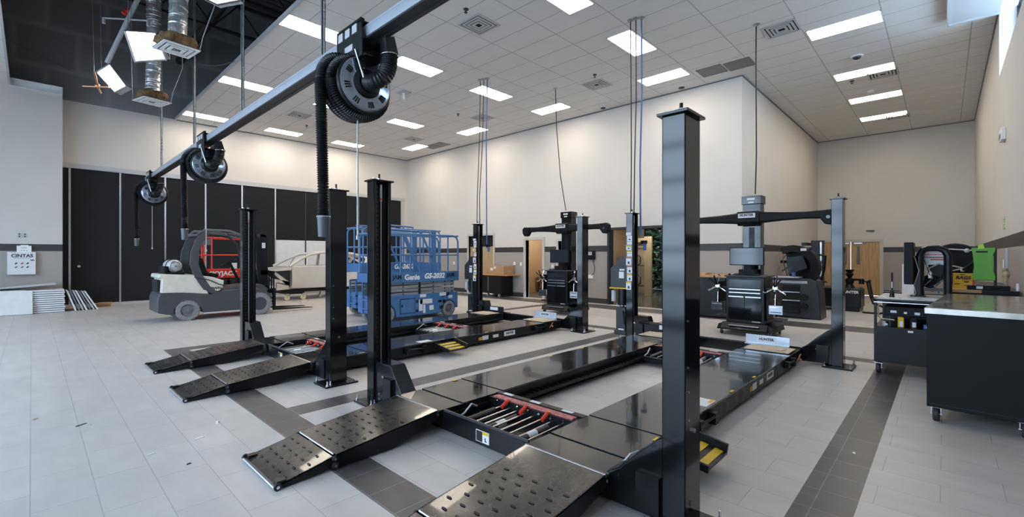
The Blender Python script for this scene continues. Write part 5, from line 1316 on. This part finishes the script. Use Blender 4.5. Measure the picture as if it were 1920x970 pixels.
# ================================================================= machines behind the near tower
t = thing('wood_top_bench', 'long black bench with a pale wooden top, left of the near alignment console', 'workbench', (11.7, 4.6, 0))
part('bench_top', MB().box(11.35, 12.2, 3.75, 4.95, .98, 1.03), 'wood2', t)
part('bench_body', MB().box(11.4, 12.15, 3.8, 4.9, .03, .98), 'blackm', t)
part('tray', MB().box(11.5, 11.9, 4.3, 4.7, 1.03, 1.07), 'wood2', t)
q = MB(); 
t = thing('wheel_balancer', 'black wheel balancer with a raised round hood behind the near alignment console', 'wheel balancer', (12.9, 2.6, 0))
bd = part('body', MB().prism([(2.08, 0), (3.12, .05), (3.12, .98), (2.3, .96), (2.18, .9), (2.12, .7)], 'x', 12.6, 13.3), 'dgrey', t, bev=.02)
part('weight_tray', MB().box(12.58, 12.6, 2.35, 3.1, .84, .9).box(12.5, 12.9, 2.5, 3.12, .97, 1.0), 'lgrey', bd)
part('front_recess', MB().box(12.585, 12.6, 2.5, 3.1, .12, .8), 'shadow', bd)
part('storage_pegs', MB().cyl((12.5, 2.42, .30), (12.6, 2.42, .30), .08).cyl((12.5, 2.42, .52), (12.6, 2.42, .52), .08).box(12.52, 12.6, 2.5, 3.0, .14, .2), 'blackm', bd)
parts('tray_lip', MB().box(12.56, 12.6, 2.5, 3.05, .62, .64).box(12.56, 12.6, 2.5, 3.05, .42, .44), 'steel', bd)
q = MB(); c = (12.95, 2.68, 1.22); seg = 16
for i in range(seg):
    a0 = R(60) + (R(230) - R(60)) * i / seg; a1 = R(60) + (R(230) - R(60)) * (i + 1) / seg
    def pp(r, a, x): return (x, c[1] + r * math.cos(a) , c[2] + r * math.sin(a))
    for x_ in (12.7, 13.1):
        pass
    q._add([pp(.54, a0, 12.7), pp(.54, a1, 12.7), pp(.38, a1, 12.66), pp(.38, a0, 12.66), pp(.54, a0, 13.05), pp(.54, a1, 13.05), pp(.38, a1, 13.05), pp(.38, a0, 13.05)], [(0, 1, 2, 3), (0, 4, 5, 1), (4, 7, 6, 5), (2, 6, 7, 3)])
hd = part('hood', q, 'blackp', t)
q = MB(); q.prism([(c[1] + .42 * math.cos(R(a)), c[2] + .42 * math.sin(R(a))) for a in range(60, 231, 10)] + [(c[1] + .1, c[2] - .32)], 'x', 13.02, 13.06); part('hood_back', q, 'blackp', hd)
part('hood_badge', MB().box(12.65, 12.66, 2.38, 2.5, 1.62, 1.68), 'paper', hd)
parts('display_arm', MB().bar((12.75, 2.2, 1.75), (12.7, 2.9, 1.12), .03).bar((12.7, 2.3, 1.7), (12.7, 2.62, 1.28), .025), 'blackm', t)
part('display', MB().slab((12.64, 2.35, 1.2), (12.64, 2.75, 1.05), (12.70, 2.80, 1.45), (12.70, 2.45, 1.5), .04), 'screen', t)
part('cup', MB().cyl((12.55, 2.62, 1.0), (12.55, 2.62, 1.1), .04), 'green', t) if False else part('calibration_weight', MB().cyl((12.55, 2.62, 1.0), (12.55, 2.62, 1.1), .04), 'dblue', t)
TY = 1
t = thing('tyre_changer', 'black tyre changing machine with a tall column in front of the wooden doors', 'tyre changer', (15.6, 2.7, 0))
bs = part('base_cabinet', MB().box(15.2, 16.2, 2.1, 3.05, .10, .62), 'blackm', t, bev=.02)
part('column', MB().box(15.75, 15.98, 2.55, 2.85, .62, 1.95), 'dgrey', t, bev=.008)
part('column_rail', MB().box(15.72, 15.75, 2.58, 2.62, .9, 1.9).cyl((15.7, 2.95, .62), (15.7, 2.95, 1.2), .05), 'steel', t)
part('cross_arm', MB().box(15.3, 15.75, 2.85, 3.0, 1.8, 1.88).box(15.55, 15.62, 2.6, 3.6, 1.28, 1.36), 'blackm', t)
part('mount_head', MB().cyl((15.4, 2.95, 1.3), (15.4, 2.95, 1.85), .025).box(15.34, 15.46, 2.84, 2.96, 1.2, 1.3), 'steel', t)
part('chuck_table', MB().cyl((15.5, 2.65, .62), (15.5, 2.65, .74), .12).cyl((15.5, 2.65, .74), (15.5, 2.65, .79), .26, .22), 'blackm', t)
parts('helper_arm', MB().tube([(15.6, 2.6, .7), (15.6, 2.5, 1.1), (15.5, 2.45, 1.5), (15.5, 2.7, 1.55)], .03, 8).tube([(15.7, 3.3, .62), (15.65, 3.4, 1.1), (15.6, 3.3, 1.4), (15.5, 3.1, 1.45)], .03, 8), 'blackm', t)
parts('air_hose', MB().tube([(15.7, 3.0, 1.8), (15.5, 3.3, 1.7), (15.4, 3.5, 1.4), (15.5, 3.4, .9)], .012, 6).tube([(15.7, 3.05, 1.5), (15.4, 3.3, 1.3), (15.4, 3.35, 1.0)], .012, 6), 'rubber', t)
part('orange_cable', MB().tube([(15.3, 3.5, 1.7), (15.28, 3.45, 1.3), (15.3, 3.6, 1.1)], .01, 6), 'copper', t)
parts('pedal', MB().box(15.0, 15.2, 2.85, 2.93, .06, .09).box(15.0, 15.2, 3.02, 3.1, .06, .09).box(14.95, 15.05, 2.75, 3.2, .05, .1), 'blackm', t)
parts('foot', MB().box(15.25, 15.35, 2.15, 2.25, 0, .1).box(15.25, 15.35, 3.2, 3.3, 0, .1).box(16.05, 16.15, 2.15, 2.25, 0, .1).box(16.05, 16.15, 3.2, 3.3, 0, .1), 'rubber', bs)
t = thing('tyre_bead_machine', 'low black machine with chuck and looping pedal bars right of the tyre changer', 'tyre machine', (15.6, 1.9, 0))
bs = part('base_cabinet', MB().box(15.2, 16.0, 1.65, 2.08, .0, .62).box(15.18, 16.0, 1.62, 2.08, .1, .6), 'blackm', t, bev=.02)
text('maker_name', 'HUNTER', .1, 'wht', bs, (15.178, 1.86, .52), '-x', .002, .003)
part('chuck', MB().lathe([(.001, .62), (.14, .62), (.08, .72), (.12, .86), (.04, .9), (.1, 1.0), (.06, 1.04), (.03, 1.0), (.12, 1.12), (.001, 1.08)], (15.5, 1.9, 0), 'z', 12), 'blackm', t)
part('swing_arm', MB().tube([(15.5, 1.85, .85), (15.4, 1.6, .86), (15.3, 1.5, .8), (15.3, 1.42, .85)], .03, 8).cyl((15.35, 1.62, .74), (15.35, 1.62, .88), .06), 'blackm', t)
parts('bead_bar', MB().tube([(15.3, 1.5, .8), (15.25, 1.42, .4), (15.2, 1.36, .24), (15.1, 1.2, .2), (14.9, 1.15, .2)], .022, 8).tube([(15.35, 1.45, .8), (15.3, 1.38, .4), (15.2, 1.3, .24), (15.1, 1.15, .18)], .022, 8).tube([(14.9, 1.55, .05), (14.9, 1.55, .03), (14.85, 1.2, .03), (14.9, 1.0, .1), (14.95, .95, .3)], .022, 8), 'blackm', t)

# ================================================================= right hand carts
def castor(x, y, r, par, ang=0):
    c_ = part('castor', MB().lathe([(r * .35, -.02), (r * .9, -.022), (r, -.012), (r, .012), (r * .9, .022), (r * .35, .02)], (x, y, r), 'y' if not ang else 'x', 24), 'rubber', par)
    if ang:  q = MB().box(x - .035, x + .035, y - .045, y + .045, 2 * r + .005, 2 * r + .012)
    else: q = MB().box(x - .045, x + .045, y - .045, y + .045, 2 * r + .0, 2 * r + .008)
    for s in (-1, 1):
        if ang: q.box(x + s * .03 - .003, x + s * .03 + .003, y - .02, y + .02, r, 2 * r + .006)
        else: q.box(x - .02, x + .02, y + s * .032 - .003, y + s * .032 + .003, r, 2 * r + .006)
    q.cyl((x - .04, y, r) if ang else (x, y - .04, r), (x + .04, y, r) if ang else (x, y + .04, r), .008)
    part('castor_fork', q, 'steel', c_)
t = thing('tool_cart', 'big black rolling tool cabinet with a steel worktop at the right edge of the photo', 'tool cabinet', (5.6, .12, 0), R(-4.0), world=False)
bd = part('cabinet_body', MB().box(0, 2.25, -.66, 0, .135, .975), 'blackp', t, bev=.004)
part('base_lip', MB().box(-.002, .0, -.64, -.01, .165, .168), 'blk', bd)
part('worktop', MB().box(-.015, 2.27, -.675, .015, .975, 1.03), 'counter', t, 'steel worktop', bev=.004)
for x, y in ((.07, -.06), (.07, -.6), (2.15, -.06), (2.15, -.6)): castor(x, y, .064, t, 0)
part('side_hook', MB().box(.35, .40, .0, .03, .4, .415), 'blackm', bd)
t = thing('parts_cart', 'black rolling cart with an open shelf of clutter, left of the big steel topped cabinet', 'cart', (8.0, .35, 0))
q = MB(); q.box(7.45, 8.6, .0, .66, .15, .60); q.box(7.45, 7.48, .63, .66, .6, .94); q.box(7.45, 7.48, 0, .03, .6, .94); q.box(8.57, 8.6, 0, .66, .6, .94); q.box(7.45, 8.6, .0, .66, .925, .95)
bd = part('cabinet_body', q, 'blackm', t, bev=.003)
part('top_mat', MB().box(7.46, 8.58, .02, .64, .95, .956), 'lgrey', t)
part('top_edge', MB().box(7.445, 7.45, 0, .66, .905, .915), 'steel', bd)
part('front_label', MB().box(7.446, 7.45, .28, .33, .55, .575), 'paper', bd)
for x, y in ((7.52, .62), (7.52, .05), (8.5, .62), (8.5, .05)): castor(x, y, .062, t)
t = thing('shelf_machine', 'dark boxed unit with white stickers lying on the open shelf of the parts cart', 'device', (7.8, .35, .74))
part('unit_body', MB().box(7.5, 8.4, .08, .56, .74, .86), 'blackp', t, bev=.01)
parts('sticker', MB().box(7.495, 7.5, .44, .5, .78, .81).box(7.495, 7.5, .22, .27, .77, .80).box(7.495, 7.5, .34, .37, .775, .8), 'paper', t)
parts('unit_foot', MB().box(7.55, 7.6, .1, .15, .60, .74).box(8.3, 8.35, .1, .15, .6, .74).box(7.55, 7.6, .5, .55, .6, .74), 'blackm', t)
for (x, y, s, m, lab, cat) in ((7.55, .55, (.08, .07, .06), 'lgrey', 'pale grey box with cables on the cart shelf, leftmost', 'box'), (7.52, .40, (.07, .06, .13), 'yellow', 'yellow and black tape reel box in the middle of the cart shelf', 'box'), (7.54, .28, (.08, .07, .12), 'blackp', 'black tool right of the yellow box on the cart shelf', 'tool'), (7.56, .15, (.1, .08, .05), 'dblue', 'dark blue box at the right of the cart shelf', 'box')):
    t = thing('shelf_item', lab, cat, (x, y, .6))
    part('body', MB().box(x, x + s[0], y - s[1] / 2, y + s[1] / 2, .6, .6 + s[2]), m, t, bev=.004)
    part('cap', MB().box(x + .01, x + s[0] - .01, y - s[1] * .3, y + s[1] * .3, .6 + s[2], .61 + s[2]), 'blackm', t)
    part('face_label', MB().box(x - .001, x, y - s[1] * .3, y + s[1] * .2, .61, .6 + s[2] * .6), 'paper', t)
solo('cream_tube_frame', MB().tube([(7.50, .60, .88), (7.50, .62, .86), (7.50, .62, .72), (7.5, .60, .70), (7.5, .46, .69)], .008, 6), 'tan', 'bent cream tube at the left end of the cart shelf', 'tube')
t = thing('stand_monitor', 'large black flat monitor on a pillar seen edge on, on the parts cart', 'monitor', (8.2, .36, .956))
part('monitor_casing', MB().prism([(8.0, 1.12), (8.5, 1.12), (8.5, 1.68), (8.0, 1.68)], 'y', .30, .395), 'blackp', t, bev=.008)
part('screen', MB().box(8.03, 8.47, .395, .398, 1.15, 1.65), 'screen', t)
part('mount', MB().box(8.2, 8.28, .26, .33, 1.2, 1.5).box(8.2, 8.26, .24, .30, .956, 1.5).box(8.1, 8.35, .18, .34, .956, .97), 'blackm', t)
part('cable_bundle', MB().tube([(8.15, .31, 1.15), (8.14, .28, 1.0), (8.1, .3, .97)], .004, 6).tube([(8.2, .3, 1.5), (8.18, .25, 1.3), (8.2, .3, 1.1)], .006, 6), 'tan', t)
t = thing('equipment_frame', 'black arched equipment frame full of wires and parts behind the monitor', 'machine frame', (8.4, .12, .956))
q = MB(); q.tube([(8.25, .24, .956), (8.25, .24, 1.52), (8.25, .21, 1.58), (8.25, .16, 1.6), (8.25, .06, 1.6), (8.25, .0, 1.57), (8.25, -.03, 1.5), (8.25, -.03, .956)], .042, 10)
part('arch_frame', q, 'blackm', t)
part('cross_bar', MB().bar((8.25, .25, 1.05), (8.25, -.03, 1.05), .04).bar((8.25, .25, 1.48), (8.25, -.03, 1.48), .015), 'dgrey', t)
part('backing_panel', MB().box(8.4, 8.42, -.02, .24, 1.38, 1.57), 'paper', t)
part('panel_print', MB().box(8.395, 8.4, .0, .14, 1.44, 1.46).box(8.395, 8.4, .0, .2, 1.51, 1.52), 'red', t)
part('motor', MB().cyl((8.35, .15, 1.15), (8.55, .1, 1.2), .09).cyl((8.3, .05, 1.3), (8.5, .0, 1.3), .08), 'blackp', t)
part('linkage', MB().tube([(8.3, .2, 1.1), (8.28, .12, 1.2), (8.3, .16, 1.33), (8.3, .05, 1.4)], .012, 6).tube([(8.3, .05, 1.0), (8.28, .1, 1.1), (8.3, .0, 1.2)], .01, 6), 'steel', t)
part('wiring', MB().tube([(8.27, .2, 1.45), (8.26, .15, 1.25), (8.3, .05, 1.2), (8.28, .12, 1.02)], .004, 6).tube([(8.27, .0, 1.4), (8.26, .05, 1.15), (8.3, .15, 1.08)], .004, 6), 'rubber', t)
part('white_card', MB().box(8.27, 8.275, .13, .16, 1.2, 1.28), 'paper', t)
t = thing('white_easel_board', 'white board standing on the floor behind the parts cart near the recess wall', 'board', (14.5, .55, .8))
part('board', MB().box(14.5, 14.53, .35, .75, .55, 1.3), 'offw', t); parts('foot', MB().box(14.45, 14.6, .4, .45, 0, .55).box(14.45, 14.6, .65, .7, 0, .55), 'blackm', t)
t = thing('drill_stand', 'small black stand with a tapered spindle on top of the parts cart', 'stand', (7.75, .5, .956))
part('stand_pole', MB().cyl((7.75, .5, .956), (7.75, .5, 1.05), .03, .015).cyl((7.75, .5, 1.05), (7.75, .5, 1.28), .01), 'blackm', t); part('cross_tray', MB().box(7.7, 7.8, .42, .58, 1.04, 1.055), 'blackm', t); part('label', MB().box(7.735, 7.74, .495, .505, 1.08, 1.16), 'paper', t)
for (x, y, a, lab) in ((7.62, .5, 10, 'flat open booklet lying at the left of the cart top'), (7.66, .3, -20, 'loose sheet lying in the middle of the cart top'), (7.7, .12, 30, 'white sheet lying at the right of the cart top')):
    o = solo('paper_sheet', MB().box(-.1, .1, -.07, .07, 0, .004), 'paper', lab, 'paper'); o.location = (x, y, .957); o.rotation_euler = (0, 0, R(a))
# bench against the right wall
t = thing('wall_bench', 'long bench with a wooden top along the right wall under the green board', 'workbench', (9.6, -.3, 0))
part('bench_top', MB().box(8.75, 11.5, -.36, -.02, 1.0, 1.04), 'wood2', t)
part('bench_mat', MB().box(8.75, 11.5, -.70, -.36, 1.0, 1.04), 'blackm', t)
part('bench_body', MB().box(8.8, 11.4, -.68, -.06, 0, 1.0), 'blackm', t)
t = thing('rags_box', 'yellow and red cardboard box of rags on the wooden bench', 'box', (9.2, -.19, 1.04))
bd = part('box_body', MB().box(9.2, 9.38, -.30, -.09, 1.04, 1.245), 'yellow', t)
part('red_side', MB().box(9.2, 9.38, -.31, -.30, 1.04, 1.245).box(9.2, 9.38, -.09, -.085, 1.04, 1.245).box(9.198, 9.2, -.30, -.285, 1.04, 1.17), 'red', bd)
text('box_print', 'RAGS', .062, 'blk', bd, (9.198, -.19, 1.185), '-x', .001, .003, shear=.2)
parts('box_print_mark', MB().box(9.197, 9.2, -.16, -.10, 1.09, 1.10).box(9.197, 9.2, -.25, -.2, 1.12, 1.135).box(9.197, 9.2, -.21, -.16, 1.225, 1.235), 'blk', bd)
parts('red_print', MB().box(9.197, 9.2, -.25, -.19, 1.145, 1.155).box(9.197, 9.2, -.26, -.2, 1.07, 1.085), 'red', bd)
t = thing('creeper_board', 'bright green moulded board with a handle slot hanging upright over the bench', 'creeper board', (8.9, -.385, 1.16))
q = MB(); pr = [(-.265, 1.60), (-.27, 1.61), (-.49, 1.61), (-.495, 1.58), (-.47, 1.50), (-.47, 1.32), (-.495, 1.22), (-.49, 1.165), (-.285, 1.165), (-.275, 1.22), (-.29, 1.35), (-.28, 1.5)]
q.prism(pr, 'x', 8.88, 8.91); bd = part('board', q, 'green', t, bev=.006)
part('handle_slot', MB().box(8.876, 8.881, -.42, -.31, 1.545, 1.565), 'shadow', bd)
part('side_slot', MB().box(8.876, 8.881, -.49, -.483, 1.4, 1.46), 'shadow', bd)
part('lime_sticker', MB().slab((8.87, -.39, 1.6), (8.87, -.33, 1.59), (8.87, -.325, 1.645), (8.87, -.38, 1.66), .004), 'lime', t)
part('support_post', MB().box(8.93, 8.96, -.51, -.48, 1.04, 1.6).box(8.91, 8.93, -.5, -.4, 1.5, 1.54), 'blackm', t)
t = thing('black_toolcase', 'flat black case with a blue white label at the front of the bench', 'case', (8.9, -.4, 1.04))
part('case_body', MB().box(8.78, 8.87, -.62, -.22, 1.04, 1.10), 'blackp', t, bev=.005); part('case_label', MB().box(8.776, 8.78, -.37, -.31, 1.055, 1.09), 'paper', t); part('case_handle', MB().tube([(8.78, -.45, 1.07), (8.76, -.46, 1.07), (8.76, -.52, 1.07), (8.78, -.53, 1.07)], .006, 6), 'blackm', t)
t = thing('wrapped_tube', 'upright white tube in a brown mottled wrap at the right end of the bench', 'tube', (8.95, -.62, 1.04))
part('tube', MB().cyl((8.92, -.60, 1.04), (8.92, -.60, 1.60), .017), 'lgrey', t); part('brown_wrap', MB().tube([(8.9, -.59, 1.06), (8.9, -.585, 1.15), (8.9, -.59, 1.25), (8.9, -.58, 1.34)], [.03, .02, .04, .02], 10), 'marble', t); part('white_spike', MB().bar((8.9, -.565, 1.3), (8.9, -.565, 1.45), .01), 'white', t)
t = thing('disc_machine', 'dark round brake disc machine with thin chrome arms behind the yellow box', 'machine', (10.2, -.2, 1.04))
part('guard_disc', MB().lathe([(.001, 10.2), (.30, 10.2), (.32, 10.22), (.32, 10.3), (.001, 10.3)], (0, -.12, 1.38), 'x', 36), 'blackp', t)
part('stand', MB().box(10.2, 10.4, -.22, -.04, 1.04, 1.2), 'blackm', t)
parts('chrome_arm', MB().tube([(10.0, .15, 1.62), (10.0, -.1, 1.6), (10.0, -.3, 1.58)], .013, 8).tube([(10.0, .15, 1.4), (10.0, -.25, 1.3)], .012, 8).tube([(10.0, .13, 1.2), (10.0, -.2, 1.3)], .012, 8), 'steel', t)
parts('arm_joint', MB().sphere((10, -.25, 1.58), .035, 10).sphere((10, -.2, 1.28), .03, 10), 'lgrey', t)
part('black_link', MB().tube([(9.98, -.3, 1.58), (9.98, -.38, 1.5), (9.98, -.3, 1.38), (9.98, -.2, 1.28)], .018, 8), 'blackm', t)
part('grinder_head', MB().cyl((9.9, .03, 1.18), (10.1, .03, 1.18), .09).cyl((9.88, -.04, 1.2), (9.9, -.04, 1.2), .05), 'grey', t)
solo('white_bottle', MB().cyl((8.85, -.69, 1.04), (8.85, -.69, 1.14), .014), 'white', 'small white upright tube at the far right of the bench', 'tube')
solo('wall_strip', MB().box(XR - .05, XR - .01, .1, .9, 1.86, 1.9), 'paper', 'long thin white strip fixed above the dark band behind the equipment frame', 'strip')

# wall signs and boxes on the right wall
t = thing('safety_sign', 'small green and white eyewash sign on the right wall', 'sign', (11.2, YR, 2.0))
bd = part('sign_plate', MB().box(11.0, 11.42, YR, YR + .006, 1.95, 2.15), 'white', t)
parts('pictogram', MB().box(11.13, 11.3, YR + .006, YR + .009, 2.09, 2.125).box(11.16, 11.27, YR + .006, YR + .009, 2.055, 2.08).box(11.1, 11.33, YR + .006, YR + .009, 2.01, 2.03).box(11.15, 11.28, YR + .006, YR + .009, 1.965, 1.985), 'green', bd)
part('sign_border', MB().box(11.0, 11.42, YR + .006, YR + .008, 1.95, 1.958).box(11.0, 11.42, YR + .006, YR + .008, 2.142, 2.15).box(11.0, 11.02, YR + .006, YR + .008, 1.95, 2.15).box(11.4, 11.42, YR + .006, YR + .008, 1.95, 2.15), 'green', bd)
t = thing('wall_sensor', 'small white sensor box high on the right wall', 'sensor', (11.2, YR, 3.5))
part('sensor_body', MB().box(11.0, 11.35, YR, YR + .06, 3.42, 3.62), 'white', t, bev=.01); part('sensor_face', MB().box(11.05, 11.3, YR + .06, YR + .065, 3.46, 3.53), 'grey', t)

# ================================================================= litter on the floor
for i, (x, y, w, d, a, m, lab) in enumerate([
    (.30, 5.55, .09, .02, 30, 'dgrey', 'thin dark wood splinter on the tiles at the left'),
    (.02, 6.05, .06, .03, 60, 'marble', 'reddish brown scrap on the tiles near the left edge'),
    (.62, 4.35, .06, .02, 20, 'white', 'white curled shaving on the tiles left of the middle'),
    (.95, 4.45, .07, .03, 10, 'white', 'white scrap on the light tiles just left of the dark stripe'),
    (.35, 5.5, .05, .03, 80, 'lgrey', 'pale scrap beside the dark splinter'),
    (.78, 3.95, .03, .02, 0, 'blk', 'small black crumb near the bottom of the left floor'),
    (1.15, 4.75, .09, .02, 70, 'white', 'white strip beside the stripe between the lifts'),
    (4.3, .5, .03, .02, 0, 'white', 'white crumb on the dark stripe at the right'),
    (1.35, 5.6, .05, .02, 15, 'white', 'white shaving near the tip of the nearest ramp of the far lift')]):
    o = solo('floor_scrap', MB().prism([(-w/2, -d/2), (w/2, -d/3), (w/2 * .8, d/2), (-w/2 * .7, d/3)], 'z', 0, .004), m, lab, 'debris'); o.location = (x, y, 0); o.rotation_euler = (0, 0, R(a))

# ================================================================= camera and light
cam = bpy.data.cameras.new('camera'); co = bpy.data.objects.new('camera', cam); C.objects.link(co)
cam.sensor_width = 36; cam.lens = 855 / 1920 * 36; cam.shift_y = -5 / 1920; cam.clip_start = .02; cam.clip_end = 200
co.location = (0, 0, 1.5); co.rotation_euler = (R(90), 0, R(43.5 - 90))
bpy.context.scene.camera = co

wd = bpy.data.worlds.new('sky'); bpy.context.scene.world = wd; wd.use_nodes = True
nt = wd.node_tree; bg = nt.nodes['Background']
bg.inputs['Color'].default_value = (.60, .78, 1.0, 1); bg.inputs['Strength'].default_value = 7
struct('ground_outside', MB().box(-40, XW - .16, -30, 50, -.12, -.02), 'lgrey')

def area(name, loc, rot, sx, sy, e, col, portal=False):
    l = bpy.data.lights.new(name, 'AREA'); l.shape = 'RECTANGLE'; l.size = sx; l.size_y = sy; l.energy = e; l.color = col
    if portal: l.cycles.is_portal = True
    o = bpy.data.objects.new(name, l); o.location = loc; o.rotation_euler = rot; C.objects.link(o); return o
for i, h in enumerate(dh):
    area(f'door_daylight_{i}', (XW - .02, (h[0] + h[1]) / 2, (h[2] + h[3]) / 2), (0, R(-90), 0), h[3] - h[2], h[1] - h[0], 0, (1, 1, 1), True)
area('window_daylight', (9.1, YR - .05, 5.4), (R(90), 0, 0), 6.2, 1.1, 0, (1, 1, 1), True)

sc = bpy.context.scene
sc.view_settings.view_transform = 'Standard'; sc.view_settings.look = 'None'; sc.view_settings.gamma = 1
sc.view_settings.use_curve_mapping = False
sc.view_settings.exposure = 0.38
sc.cycles.max_bounces = 8; sc.cycles.diffuse_bounces = 5; sc.cycles.glossy_bounces = 4
